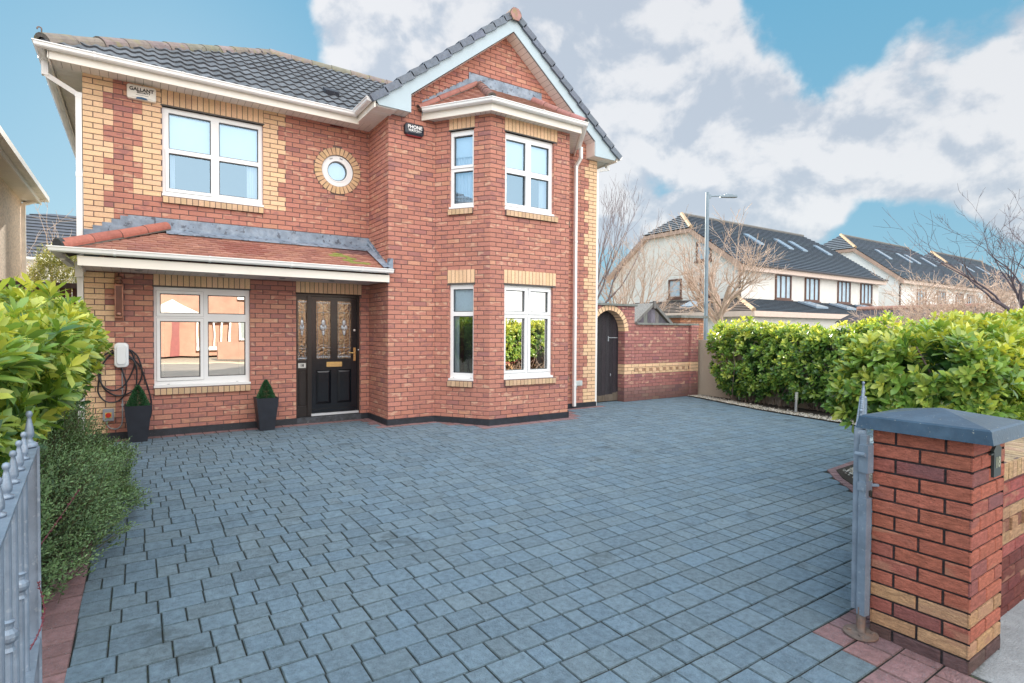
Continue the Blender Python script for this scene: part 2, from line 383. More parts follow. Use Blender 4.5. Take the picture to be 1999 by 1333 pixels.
def tile_plane(mb, O, u, v, n, poly, tw, ga, th, colfn, jt=.003, bow=.0):
    O = Vector(O); u = Vector(u).normalized(); v = Vector(v).normalized(); n = Vector(n).normalized()
    bs = [p[1] for p in poly]; b = min(bs); row = 0
    mb.quad([O+u*p[0]+v*p[1] for p in poly], (.04, .03, .03, 0))
    def span(h):
        xs = []
        for i in range(len(poly)):
            (xa, ya), (xb, yb) = poly[i], poly[(i+1) % len(poly)]
            if (ya-h)*(yb-h) < 0 or (ya == h and yb != h): xs.append(xa+(xb-xa)*(h-ya)/(yb-ya))
        return (min(xs), max(xs)) if len(xs) > 1 else None
    while b < max(bs)-.01:
        t = min(b+ga, max(bs)); s = span((b+t)/2); row += 1
        if s:
            off = (row % 2)*tw/2; i = math.floor((s[0]-off)/tw)
            while off+i*tw < s[1]-.01:
                p = max(s[0], off+i*tw)+.0015; r = min(s[1], off+(i+1)*tw)-.0015; i += 1
                if r-p < .01: continue
                h1 = th+random.uniform(-jt, jt); h2 = th+random.uniform(-jt, jt); c = colfn(p, b, row)
                A = O+u*p+v*b+n*h1; B = O+u*r+v*b+n*h2; C = O+u*r+v*t+n*.004; Dd = O+u*p+v*t+n*.004
                mid = (A+B)/2+n*bow; midb = (C+Dd)/2+n*bow
                if bow:
                    mb.quad([A, mid, midb, Dd], c); mb.quad([mid, B, C, midb], c)
                    mb.quad([O+u*p+v*b, O+u*r+v*b, B, mid, A], c)
                else:
                    mb.quad([A, B, C, Dd], c); mb.quad([O+u*p+v*b, O+u*r+v*b, B, A], c)
        b += ga

# ------------------------------------------------------------------ ground, driveway
def gz(y): return 0 if y > -1.3 else max(-.11, -(-1.3-y)/7.0*.10)
mb = MB()
ys = [400, 60, 20, -1.3, -8.3, -9, -30, -120, -400]
for a, b in zip(ys, ys[1:]):
    mb.quad([(-400, b, gz(b)-.06), (400, b, gz(b)-.06), (400, a, gz(a)-.06), (-400, a, gz(a)-.06)])
tag(mb.build('ground', mat('ground_grass_gravel', (.10, .105, .07), .95, var=.4, vs=.8, bump=.4, bs=8)), None, None, kind='structure')
mb = MB(); mb.quad([(-60, -21, -.155), (60, -21, -.155), (60, -10.8, -.155), (-60, -10.8, -.155)])
tag(mb.build('road', mat('road_asphalt', (.34, .32, .29), .9, var=.12, vs=1.5, bump=.3, bs=90)), None, None, kind='structure')
PVM = mat('pavement_concrete', (.27, .285, .30), .9, var=.25, vs=5, bump=.6, bs=80, speck=(90, .56, .66, (.2, .2, .2), .5), grime=(2.2, .54, .64, (.07, .075, .06), .7))
mb = MB()
mb.box((4.0, -10.7, -.3), (40, -8.43, -.118)); mb.box((-30, -10.7, -.3), (4.0, -8.92, -.118)); mb.box((-60, -10.82, -.3), (60, -10.7, -.125))
tag(mb.build('pavement', PVM), None, None, kind='structure')
mb = MB()
mb.quad([(11.95, -7.9, gz(-7.9)-.03), (34, -7.9, -.1), (34, -.5, -.02), (11.95, -.5, -.02)])
tag(mb.build('side_path', mat('side_path_asphalt', (.2, .2, .2), .9, var=.2, vs=3, bump=.4, bs=80)), None, None, kind='structure')

EDGE = [(11.55, -.7), (11.0, -2.95), (10.84, -4.83), (10.6, -5.6), (9.6, -6.05), (8.2, -6.1), (7.35, -6.17), (7.05, -6.4), (6.56, -6.89), (6.36, -7.4), (6.25, -8.0), (6.2, -8.22), (3.95, -8.25), (3.95, -9.2)]
def right_edge(y):
    for (xa, ya), (xb, yb) in zip(EDGE, EDGE[1:]):
        if yb <= y <= ya: return xa+(xb-xa)*(ya-y)/(ya-yb+1e-9)
    return 11.55
HOUSE = [(-.4, -.04), (2.75, -.04), (2.75, -.06), (3.83, -.06), (3.93, -.04), (3.93, -.955), (4.77, -.955), (5.35, -1.81), (7.06, -1.81), (7.66, -.955), (8.5, -.955)]
def seg_d(px, py, path):
    best = 9
    for (xa, ya), (xb, yb) in zip(path, path[1:]):
        dx, dy = xb-xa, yb-ya; t = max(0, min(1, ((px-xa)*dx+(py-ya)*dy)/(dx*dx+dy*dy+1e-9)))
        best = min(best, math.hypot(px-xa-t*dx, py-ya-t*dy))
    return best
mb = MB()
def paver(mb, x0, x1, y0, y1, col, lift=0.):
    z0 = gz(y0)+lift; z1 = gz(y1)+lift; dz = random.uniform(-.0016, .0016); tx = random.uniform(-.0012, .0012); c = .0045; e = -.012
    def P(x, y, t): return (x, y, (z0+(z1-z0)*(y-y0)/(y1-y0))+dz+tx*(1 if x > (x0+x1)/2 else -1)+t)
    A = [P(x0, y0, -.006), P(x1, y0, -.006), P(x1, y1, -.006), P(x0, y1, -.006)]
    j = lambda: random.uniform(-.0012, .0012)
    I = [P(x0+c+j(), y0+c+j(), 0), P(x1-c+j(), y0+c+j(), 0), P(x1-c+j(), y1-c+j(), 0), P(x0+c+j(), y1-c+j(), 0)]
    Bq = [P(x0, y0, -.03), P(x1, y0, -.03), P(x1, y1, -.03), P(x0, y1, -.03)]
    mb.quad(I, col)
    for k in range(4):
        m = (k+1) % 4; mb.quad([A[k], A[m], I[m], I[k]], (col[0]*.7, col[1]*.7, col[2]*.66, 0)); mb.quad([Bq[k], Bq[m], A[m], A[k]], (.03, .034, .03, 0))
PB = (.155, .226, .284); PR = (.30, .175, .18)
y = -.02; RW = .176; row = 0
for _y in [0]:
    while y > -8.9:
        y0, y1 = y-RW+.0036, y-.0036; ym = (y0+y1)/2; xl = .325 if y > -8.6 else -.6; xr = right_edge(ym)
        if ym > -.6: xr = min(xr, 11.5)
        x = xl+random.uniform(-.02, .0); first = True
        while x < xr-.02:
            w = random.choice([.12, .175, .175, .235]) if not first else random.choice([.09, .15, .2]); first = False
            x2 = min(x+w, xr)
            if xr-x2 < .05: x2 = xr
            xm = (x+x2)/2
            red = seg_d(xm, ym, HOUSE) < .13 or ym < -8.30 or (xm > 3.72 and ym < -7.93) or (xm > 9 and abs(seg_d(xm, ym, EDGE[:4])) < .0)
            k = random.uniform(.88, 1.11); b = PR if red else PB
            hue = random.uniform(-.04, .04)
            c = (b[0]*k*(1+hue), b[1]*k, b[2]*k*(1-hue), 0)
            paver(mb, x+.0026, x2-.0026, y0, y1, c)
            x = x2
        y -= RW
# border of red blocks down the left side, laid across
y = -.3
while y > -8.9:
    L = random.choice([.13, .175, .2]); k = random.uniform(.8, 1.15)
    paver(mb, .135, .318, y-L+.003, y-.003, (PR[0]*k, PR[1]*k, PR[2]*k, 0), .003); y -= L
# red edging of the rounded bed
path = EDGE[4:11]; d = 0; tot = []
for (xa, ya), (xb, yb) in zip(path, path[1:]):
    Ls = math.hypot(xb-xa, yb-ya); n_ = max(1, int(Ls/.1))
    for i in range(n_):
        t = i/n_; t2 = (i+.93)/n_
        ux, uy = (xb-xa)/Ls, (yb-ya)/Ls; nx, ny = -uy, ux
        if (nx*1 + ny*(-1)) < 0: nx, ny = -nx, -ny      # towards the bed (+x,-y side)
        p = (xa+(xb-xa)*t, ya+(yb-ya)*t); q_ = (xa+(xb-xa)*t2, ya+(yb-ya)*t2); w = .24; z = gz(p[1])+.006; k = random.uniform(.85, 1.1)
        P4 = [(p[0], p[1], z), (q_[0], q_[1], z), (q_[0]+nx*w, q_[1]+ny*w, z), (p[0]+nx*w, p[1]+ny*w, z)]
        mb.quad(P4, (PR[0]*k, PR[1]*k, PR[2]*k, 0)); 
        for k_ in range(4): a_, b_ = P4[k_], P4[(k_+1) % 4]; mb.quad([(a_[0], a_[1], z-.03), (b_[0], b_[1], z-.03), b_, a_], (.2, .1, .1, 0))
tag(mb.build('driveway', PAVER), None, None, kind='structure')
mb = MB()
mb.quad([(-.7, -8.9, gz(-8.9)-.010), (3.98, -8.9, gz(-8.9)-.010), (3.98, -8.3, gz(-8.3)-.010), (-.7, -8.3, gz(-8.3)-.010)]); mb.quad([(-.7, -8.3, gz(-8.3)-.010), (11.6, -8.3, gz(-8.3)-.010), (11.6, -1.3, -.010), (-.7, -1.3, -.010)]); mb.quad([(-.7, -1.3, -.010), (11.6, -1.3, -.010), (11.6, .2, -.010), (-.7, .2, -.010)])
tag(mb.build('driveway_bedding', SAND), None, None, kind='structure')
# soil bed
mb = MB()
def bed(poly, h=.02):
    mb.prism([(x, y_, gz(y_)+h) for x, y_ in poly], (0, 0, -.1))
bed([(11.62, -.76), (11.08, -2.95), (10.94, -4.83), (10.72, -5.62), (12.0, -5.7), (12.0, -.76)], .018)
bed([(10.72, -5.62), (9.65, -6.13), (8.25, -6.2), (7.4, -6.25), (7.12, -6.45), (6.63, -6.95), (6.44, -7.4), (6.33, -8.0), (6.3, -8.23), (12.0, -8.23), (12.0, -5.7)], .018)
bed([(.13, -.3), (.13, -8.5), (-1.2, -8.5), (-1.2, -.3)], .012)
tag(mb.build('soil_bed', SOIL), None, None, kind='structure')
# gravel
mb = MB()
def pebble(x, y_, z, r, c):
    s = [Vector((random.uniform(.7, 1.2)*r*a, random.uniform(.7, 1.2)*r*b, random.uniform(.5, .8)*r*h)) for a, b, h in ((1, 0, 0), (0, 1, 0), (-1, 0, 0), (0, -1, 0), (0, 0, 1))]
    P = [p+V3(x, y_, z) for p in s]
    for k in range(4): mb.quad([P[k], P[(k+1) % 4], P[4]], c)
GC = [(.42, .38, .32), (.55, .50, .43), (.30, .26, .22), (.62, .6, .56), (.36, .30, .22), (.22, .2, .18)]
for (xa, ya), (xb, yb) in zip(EDGE[:3], EDGE[1:4]):
    for i in range(int(math.hypot(xb-xa, yb-ya)*620)):
        t = random.random(); o = abs(random.gauss(.16, .13)); yy = ya+(yb-ya)*t; pebble(xa+(xb-xa)*t+.03+o, yy, gz(yy)+.02, random.uniform(.009, .02), jit(random.choice(GC), .1))
for i in range(6500):
    t = random.random(); k = random.randint(4, 8); (xa, ya), (xb, yb) = EDGE[k], EDGE[k+1]
    o = .26+abs(random.gauss(.15, .2)); x_ = xa+(xb-xa)*t+o*.7; y_ = ya+(yb-ya)*t-o*.7
    if y_ > -8.15: pebble(x_, y_, gz(y_)+.02, random.uniform(.009, .018), jit(random.choice(GC), .1))
for i in range(4500):
    x_, y_ = random.uniform(6.45, 9.5), random.uniform(-8.1, -6.3)
    if x_ > right_edge(y_)+.26: pebble(x_, y_, gz(y_)+.02, random.uniform(.010, .02), jit(random.choice(GC), .1))
tag(mb.build('gravel', mat('gravel_stone', vc=True, rough=.9, var=.2, vs=60)), 'pale gravel strip along the edge of the planting bed', 'gravel', kind='stuff')

# ------------------------------------------------------------------ the house
house = thing('brick_house', (4.2, 0, 0), 'two storey red brick house with yellow quoins, bay windows and black front door', 'house')
XG, DG, DB, XE = 3.97, -.9145, -1.7615, 8.46
ZW = 5.06
def quoin(x, z):     # width of a toothed quoin at height z
    return .3375 if int(math.floor((4.8-z)/.225+1e-6)) % 2 else .225
def fw_(z): return .3375 if (int(math.floor((4.80-z)/.225)) % 2) else .225
def fcol(a, b, z, k):
    m = (a+b)/2; w = .3375 if (int(math.floor((4.80-z)/.225)) % 2) else .225
    if m < w and not (2.33 < z < 2.45): return yel_brick()
    if 3.42 < z:
        if .9-w < m < .92 or 2.25 < m < 2.26+w: return yel_brick()
    return red_brick()
wall = MB()
LW = (.796, 2.063, .722, 2.157); UW = (.9125, 2.26, 3.50, 4.763); DR = (2.755, 3.82, 0, 2.142); CC = (3.43, 4.232)
def circ(r):
    return lambda z: [(CC[0]-math.sqrt(r*r-(z-CC[1])**2), CC[0]+math.sqrt(r*r-(z-CC[1])**2))] if abs(z-CC[1]) < r else []
brick_wall(wall, (0, 0, 0), (1, 0, 0), (0, -1, 0), (.096, ZW), 0, XG+.01, holes=[LW, UW, DR, circ(.30), (3.31, 3.53, 4.965, 5.06)],
           nob=[(.79, 2.068, 2.1, 2.337), (.905, 2.268, 4.75, 5.06), (2.75, 3.845, 2.1, 2.337), circ(.388)], colfn=fcol, cuts=lambda z: [fw_(z)]+([.9-fw_(z), 2.26+fw_(z)] if z > 3.42 else []))
# return wall
brick_wall(wall, (XG, 0, 0), (0, -1, 0), (-1, 0, 0), (.096, 5.06), 0, -DG, colfn=lambda *a: red_brick())
# gable wall
def gside(z):
    if z < 5.15: return (XG, XE)
    k = (z-5.10)/.80; return (3.72+k, 8.70-k) if k < 2.48 else None
def gw_(z): return .3375 if (int(math.floor((2.595-z)/.225+50)) % 2 == 0) else .225
def gcol(a, b, z, k):
    w = gw_(z)
    return yel_brick() if (a+b)/2 > XE-w and z < 5.0 else red_brick()
brick_wall(wall, (0, DG, 0), (1, 0, 0), (0, -1, 0), (.096, 7.1), 3.6, 8.8, side=gside, cuts=lambda z: [XE-gw_(z)] if z < 5 else [], nob=[(5.0, 7.45, .1, 5.3)], colfn=gcol, ph=XG % .225)
# bay
A = V3(4.791, DG, 0); B = V3(5.378, DB, 0); Cc = V3(7.03, DB, 0); Dd = V3(7.617, DG, 0)
uAB = (B-A).normalized(); LAB = (B-A).length; nAB = V3(uAB.y, -uAB.x, 0)
if nAB.y > 0: nAB = -nAB
uCD = (Dd-Cc).normalized(); nCD = V3(-uCD.y, uCD.x, 0)
if nCD.y > 0: nCD = -nCD
NL = (.283, .735, .742, 2.32); NU = (.283, .727, 3.602, 4.872)
brick_wall(wall, A, uAB, nAB, (.096, 5.1), 0, LAB, holes=[NL, NU], nob=[(.25, .76, 2.3, 2.545), (.27, .745, 4.86, 5.1)], colfn=lambda *a: red_brick(), ph=LAB % .1125)
BL = (5.663, 6.68, .763, 2.317); BU = (5.663, 6.68, 3.582, 4.84)
brick_wall(wall, (0, DB, 0), (1, 0, 0), (0, -1, 0), (.096, 5.1), B.x, Cc.x, holes=[BL, BU], nob=[(5.65, 6.742, 2.3, 2.565), (5.65, 6.752, 4.82, 5.1)], colfn=lambda *a: red_brick(), ph=B.x % .225)
brick_wall(wall, Cc, uCD, nCD, (.096, 5.1), 0, LAB, holes=[NL, NU], nob=[(.25, .76, 2.3, 2.545), (.27, .745, 4.86, 5.1)], colfn=lambda *a: red_brick())
def reveal(O, u, n, h, d=.10, right=True, cols=red_brick):
    """brick-coloured sides of an opening"""
    O = Vector(O); u = Vector(u).normalized(); n = Vector(n).normalized(); xa, xb, za, zb = h
    z = za
    while z < zb-.01:
        t = min(z+.075, zb); 
        for x, s in ((xa, -1), (xb, 1)):
            wall.quad([O+u*x-n*.004+V3(0, 0, z), O+u*x-n*d+V3(0, 0, z), O+u*x-n*d+V3(0, 0, t-.008), O+u*x-n*.004+V3(0, 0, t-.008)], cols())
            wall.quad([O+u*x-n*.004+V3(0, 0, t-.008), O+u*x-n*d+V3(0, 0, t-.008), O+u*x-n*d+V3(0, 0, t), O+u*x-n*.004+V3(0, 0, t)], MORT)
        z = t
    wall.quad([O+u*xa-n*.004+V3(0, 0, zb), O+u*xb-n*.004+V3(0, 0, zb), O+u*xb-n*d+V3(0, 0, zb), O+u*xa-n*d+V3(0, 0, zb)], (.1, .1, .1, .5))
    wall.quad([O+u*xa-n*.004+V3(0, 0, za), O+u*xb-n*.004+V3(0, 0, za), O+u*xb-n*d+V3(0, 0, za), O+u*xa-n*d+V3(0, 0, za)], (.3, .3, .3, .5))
X_, Y_, N_ = (1, 0, 0), (0, 1, 0), (0, -1, 0)
for O, u, n, hs in (((0, 0, 0), X_, N_, (LW, UW)), ((0, DB, 0), X_, N_, (BL, BU)), (A, uAB, nAB, (NL, NU)), (Cc, uCD, nCD, (NL, NU))):
    for h in hs: reveal(O, u, n, h)
reveal((0, 0, 0), X_, N_, DR, .16)
wall.build('wall', BRICK, house)
# plain side, rear and inner walls
mb = MB()
mb.box((0, .012, 0), (.10, 5.9, 5.0)); mb.box((8.36, DG+.012, 0), (XE, 5.9, 5.0)); mb.box((.0, 5.8, 0), (XE, 5.9, 5.0))
mb.build('side_wall', PEBBLE, house)
mb = MB(); mb.box((.1, 1.6, 0), (8.36, 1.66, 5.0)); mb.box((.1, .12, 2.55), (8.36, 1.6, 2.7)); mb.box((4.1, -.9, 2.55), (8.3, .12, 2.7)); mb.box((2.45, .12, 0), (2.5, 1.6, 5)); mb.box((.1, .1, 4.98), (8.36, 1.6, 5.02)); mb.box((4.1, -.9, 5.07), (8.3, .1, 5.1)); mb.box((4.02, -.85, 0), (4.07, 1.6, 5)); mb.box((.1, .12, -.01), (8.3, 1.6, .01))
mb.build('inner_wall', DARKIN, house)
# plinth
mb = MB()
def plinth(mb, pts, z1=.096, d=.022):
    for (p, q_) in zip(pts, pts[1:]):
        p = Vector((*p, -.03)); q_ = Vector((*q_, -.03)); u = (q_-p).normalized(); n = V3(u.y, -u.x, 0)
        mb.obox(p-u*(d*.55)-n*.03, (q_-p)+u*(d*1.1), n*(d+.03), V3(0, 0, z1+.03))
plinth(mb, [(0, 0), (2.75, 0)]); plinth(mb, [(3.83, 0), (XG, 0)]); plinth(mb, [(XG, 0), (XG, DG), (4.791, DG), (5.378, DB), (7.03, DB), (7.617, DG), (XE, DG)], .094)
mb.build('plinth', PLINTH, house)

# windows ------------------------------------------------------------
def window(O, u, n, h, vs_, hs_, parent, pane=None, rec=.055, sill=(.0, .0), blind=None, curtains=None, sash=(), dark=True, lint=None, lintel_gap=True, sillh=.10, closed=None):
    """h: opening; vs_: list of (u0,u1) fractions of the panes; hs_: list of (v0,v1) fractions, v from the top"""
    O = Vector(O); u = Vector(u).normalized(); n = Vector(n).normalized(); xa, xb, za, zb = h; W = xb-xa; Hh = zb-za; Z = V3(0, 0, 1)
    P = lambda a, z, d: O+u*a+Z*z+n*d
    panes = [(xa+W*a, xa+W*b, zb-Hh*d, zb-Hh*c) for (a, b) in vs_ for (c, d) in hs_]
    mb = MB(); w_ = (.82, .83, .84)
    xs = [xa]+[xa+W*t for ab in vs_ for t in ab]+[xb]; zs = sorted([za]+[zb-Hh*t for ab in hs_ for t in ab]+[zb])
    for i in range(0, len(xs), 2): mb.obox(P(xs[i], za, -rec-.07), u*(xs[i+1]-xs[i]), n*.07, Z*Hh, w_)
    for i in range(0, len(zs), 2):
        for j in range(1, len(xs)-1, 2):
            mb.obox(P(xs[j], zs[i], -rec-.07), u*(xs[j+1]-xs[j]), n*.069, Z*(zs[i+1]-zs[i]), w_)
    pn = MB()
    for k, (a, b, c, d) in enumerate(panes):
        e = .012                      # glazing bead and gasket
        for (p, q_, r, s) in ((a, a+e, c, d), (b-e, b, c, d), (a+e, b-e, c, c+e), (a+e, b-e, d-e, d)):
            mb.obox(P(p, r, -rec-.045), u*(q_-p), n*.025, Z*(s-r), (.05, .06, .07))
        if k in sash:                 # opening sash stands proud of the frame
            t = .042; f = .016
            for (p, q_, r, s) in ((a-t, a, c-t, d+t), (b, b+t, c-t, d+t), (a, b, c-t, c), (a, b, d, d+t)):
                mb.obox(P(p, r, -rec), u*(q_-p), n*f, Z*(s-r), (.85, .86, .87))
            for (p, q_, r, s) in ((a-t-.004, b+t+.004, c-t-.004, c-t), (a-t-.004, b+t+.004, d+t, d+t+.004), (a-t-.004, a-t, c-t, d+t), (b+t, b+t+.004, c-t, d+t)):
                mb.obox(P(p, r, -rec), u*(q_-p), n*.0015, Z*(s-r), (.33, .35, .38))
        pn.quad([P(a, c, -rec-.035), P(b, c, -rec-.035), P(b, d, -rec-.035), P(a, d, -rec-.035)])
    mb.obox(P(xa-.006, za-.028, -rec-.02), u*(W+.012), n*(rec+.03), Z*.034, (.82, .83, .84))     # projecting cill strip
    for t in (.14, .86): mb.obox(P(xa+W*t-.015, za+.012, -rec), u*.03, n*.003, Z*.006, (.25, .26, .28))
    fr = mb.build('window', UPVCV, parent)
    for k, (a, b, c, d) in enumerate(panes):
        q1 = MB(); q1.quad([P(a+.008, c+.008, -rec-.036), P(b-.008, c+.008, -rec-.036), P(b-.008, d-.008, -rec-.036), P(a+.008, d-.008, -rec-.036)])
        q1.build('pane', pane or PANE, fr)
    if lintel_gap:
        q1 = MB(); q1.obox(P(xa-.02, zb, -rec-.02), u*(W+.04), n*(rec+.022), Z*.018, (.05, .05, .05)); q1.build('lintel_plate', mat('lintel_plate', (.10, .09, .085), .7), fr)
    if sill:
        q1 = MB(); soldiers(q1, O, u, n, xa+sill[0], xb+sill[1], za-.028-sillh, za-.024, proud=.045, slope=.018, colf=lambda: (*jit((.60, .42, .27), .12)[:3], .5)); q1.build('sill', BRICK, fr)
    if lint:
        q1 = MB(); soldiers(q1, O, u, n, lint[0], lint[1], lint[2], lint[3], proud=.001); q1.build('lintel', BRICK, fr)
    for (k, name, x0, x1, z0, z1, m, dd) in (blind or []):
        q1 = MB(); cnt = 24 if k == 'c' else 1
        x0, x1 = xa+W*x0, xa+W*x1; z0, z1 = zb-Hh*z1, zb-Hh*z0
        for i in range(cnt):
            p = x0+(x1-x0)*i/cnt; q_ = x0+(x1-x0)*(i+1)/cnt; w1 = .014*math.sin(i*1.9) if k == 'c' else 0; w2 = .014*math.sin((i+1)*1.9) if k == 'c' else 0
            q1.quad([P(p, z0, -rec-dd+w1), P(q_, z0, -rec-dd+w2), P(q_, z1, -rec-dd+w2), P(p, z1, -rec-dd+w1)])
        q1.build(name, m, fr, smooth=(k == 'c'))
    return fr
V2 = [(.06, .465), (.545, .955)]
BLW = lambda v0, v1: ('b', 'blind', .01, .99, v0, v1, BLIND, .075)
window((0, 0, 0), X_, N_, LW, V2, [(.065, .265), (.345, .925)], house, pane=PANEM, sash=(0, 1), sill=(0, 0), lint=(.79, 2.068, 2.175, 2.337),
       blind=[('c', 'curtain', .02, .10, .0, 1, CURT, .12), ('c', 'curtain', .9, .98, .0, 1, CURT, .12)])
window((0, 0, 0), X_, N_, UW, V2, [(.055, .465), (.515, .925)], house, sash=(1,), lint=(.905, 2.268, 4.785, 5.0),
       blind=[BLW(.07, .48), ('c', 'curtain', .84, .97, .45, 1, CURT, .10), ('c', 'curtain', .04, .12, .45, 1, CURT, .10)])
window((0, DB, 0), X_, N_, BL, [(.05, .44), (.55, .93)], [(.055, .285), (.355, .925)], house, pane=PANEM, sash=(0, 1, 2, 3), lint=(5.65, 6.742, 2.34, 2.565), sill=(0, .05),
       blind=[BLW(.03, .30), ('c', 'curtain', .78, .97, .2, 1, CURT, .14), ('c', 'curtain', .62, .78, .2, 1, MAROON, .17)])
window((0, DB, 0), X_, N_, BU, [(.05, .44), (.55, .93)], [(.08, .455), (.525, .925)], house, sash=(1,), lint=(5.65, 6.752, 4.86, 5.08), sill=(0, .07),
       blind=[BLW(.05, .47), ('c', 'curtain', .8, .98, .45, 1, CURT, .12)])
window(A, uAB, nAB, NL, [(.12, .93)], [(.05, .29), (.335, .94)], house, lint=(.25, .755, 2.34, 2.56), sill=(-.01, .0), rec=.05,
       blind=[BLW(.0, .3), ('c', 'curtain', .05, .28, .2, 1, CURT, .10), ('c', 'curtain', .28, .42, .2, 1, MAROON, .14)])
window(A, uAB, nAB, NU, [(.13, .92)], [(.07, .455), (.53, .945)], house, lint=(.27, .745, 4.89, 5.08), sill=(-.01, 0), rec=.05, sash=(0,),
       blind=[BLW(.0, .33), ('c', 'curtain', .02, .98, .3, 1, CURT, .11)])
window(Cc, uCD, nCD, NL, [(.12, .93)], [(.05, .29), (.335, .94)], house, lint=(.25, .755, 2.34, 2.56), sill=(-.01, .0), rec=.05)
window(Cc, uCD, nCD, NU, [(.13, .92)], [(.07, .455), (.53, .945)], house, lint=(.27, .745, 4.89, 5.08), sill=(-.01, 0), rec=.05)
# round window
def ring(mb, c, r0, r1, y0, y1, n=48, col=(1, 1, 1, 0), a0=0, a1=2*math.pi):
    for i in range(n):
        a = a0+(a1-a0)*i/n; b = a0+(a1-a0)*(i+1)/n
        p = lambda r, t, y: V3(c[0]+r*math.cos(t), y, c[1]+r*math.sin(t))
        mb.quad([p(r0, a, y0), p(r0, b, y0), p(r1, b, y0), p(r1, a, y0)], col)
        mb.quad([p(r1, a, y0), p(r1, b, y0), p(r1, b, y1), p(r1, a, y1)], col); mb.quad([p(r0, a, y0), p(r0, b, y0), p(r0, b, y1), p(r0, a, y1)], col)
mb = MB(); ring(mb, CC, .165, .262, .02, .09, col=(.83, .84, .85)); ring(mb, CC, .150, .168, .045, .09, col=(.06, .07, .08)); ring(mb, CC, .168, .185, .012, .03, col=(.86, .87, .88))
for a in (1.18, 1.96): 
    cx, cz = CC[0]+.215*math.cos(a), CC[1]+.215*math.sin(a); mb.obox(V3(cx, .008, cz), V3(-math.sin(a), 0, math.cos(a))*.05, V3(0, .012, 0), V3(math.cos(a), 0, math.sin(a))*.010, (.2, .2, .22))
rw = mb.build('window', UPVCV, house, label='small round window with ring of yellow bricks')
mb = MB(); mb.quad([V3(CC[0]+.16*math.cos(i*math.pi/20), .06, CC[1]+.16*math.sin(i*math.pi/20)) for i in range(40)]); mb.build('pane', PANE, rw)
mb = MB(); mb.quad([V3(CC[0]+.2*math.cos(i*math.pi/20), .11, CC[1]+.2*math.sin(i*math.pi/20)) for i in range(40)]); mb.build('blind', BLIND, rw)
mb = MB(); ring(mb, CC, .262, .388, -.0005, .08, col=MORT)
NR = 30
for i in range(NR):
    a = 2*math.pi*(i+.06)/NR; b = 2*math.pi*(i+.94)/NR; c = (*jit((.66, .45, .27), .1)[:3], .5); da = .0
    p = lambda r, t, y: V3(CC[0]+r*math.cos(t), y, CC[1]+r*math.sin(t))
    q8 = [p(.268, a, -.011), p(.268, b, -.011), p(.386, b-.012, -.011), p(.386, a+.012, -.011), p(.268, a, .0), p(.268, b, .0), p(.386, b-.012, .0), p(.386, a+.012, .0)]
    for f in ((0, 1, 2, 3), (0, 1, 5, 4), (1, 2, 6, 5), (2, 3, 7, 6), (3, 0, 4, 7)): mb.quad([q8[k] for k in f], c)
mb.build('brick_ring', BRICK, rw)
# air brick
mb = MB(); mb.box((3.31, .004, 4.965), (3.53, .05, 5.04), (.09, .02, .02)); 
for i in range(8): mb.box((3.325+i*.025, -.001, 4.97), (3.337+i*.025, .006, 5.035), (.2, .05, .04))
mb.build('air_brick', RTILE, house)

# front door ----------------------------------------------------------
YD = .10
mb = MB(); fr = (2.755, 3.82)
mb.box((2.757, YD-.045, .10), (2.79, YD+.07, 2.14)); mb.box((3.788, YD-.045, .10), (3.82, YD+.07, 2.14)); mb.box((2.79, YD-.045, 2.105), (3.788, YD+.07, 2.14)); mb.box((2.945, YD-.045, .10), (3.012, YD+.07, 2.105))
mb.box((2.79, YD-.02, 1.0), (2.945, YD+.05, 1.04)); mb.box((2.79, YD-.02, 2.04), (2.945, YD+.05, 2.105)); mb.box((2.79, YD-.02, .87), (2.945, YD+.05, 1.0)); mb.box((2.79, YD+.005, .27), (2.945, YD+.05, .87)); mb.box((2.79, YD-.02, .10), (2.945, YD+.05, .27))
mb.prism([(2.82, YD+.005, .30), (2.915, YD+.005, .30), (2.915, YD+.005, .845), (2.82, YD+.005, .845)], (0, -.016, 0))
door = mb.build('door_frame', DARKF, house)
mb = MB(); l0, l1 = 3.014, 3.786; zb_, zt_ = .145, 2.10
cuts = [(3.083, 3.345), (3.438, 3.695)]
def stiles(mb, y0, y1):
    mb.box((l0, y0, zb_), (cuts[0][0], y1, zt_)); mb.box((cuts[0][1], y0, zb_), (cuts[1][0], y1, zt_)); mb.box((cuts[1][1], y0, zb_), (l1, y1, zt_))
    for a, b in cuts:
        mb.box((a, y0, zb_), (b, y1, .285)); mb.box((a, y0, .875), (b, y1, 1.045)); mb.box((a, y0, 2.045), (b, y1, zt_))
stiles(mb, YD-.02, YD+.03)
for a, b in cuts:   # raised and fielded panels, beading
    mb.box((a, YD+.0, .285), (b, YD+.02, .875))
    O8 = [V3(a+.012, YD-.0, .297), V3(b-.012, YD-.0, .297), V3(b-.012, YD-.0, .863), V3(a+.012, YD-.0, .863)]; I8 = [V3(a+.05, YD-.016, .335), V3(b-.05, YD-.016, .335), V3(b-.05, YD-.016, .825), V3(a+.05, YD-.016, .825)]
    mb.quad(I8)
    for k in range(4): mb.quad([O8[k], O8[(k+1) % 4], I8[(k+1) % 4], I8[k]])
    for (p, q_, r, s) in ((a, a+.012, 1.045, 2.045), (b-.012, b, 1.045, 2.045), (a+.012, b-.012, 1.045, 1.057), (a+.012, b-.012, 2.033, 2.045), (a, a+.01, .285, .875), (b-.01, b, .285, .875), (a+.01, b-.01, .285, .295), (a+.01, b-.01, .865, .875)): mb.box((p, YD-.026, r), (q_, YD-.004, s))
mb.box((l0, YD-.045, .150), (l1, YD-.021, .205))
leaf = mb.build('door', BLACK, house, label='black front door with two leaded glass panels')
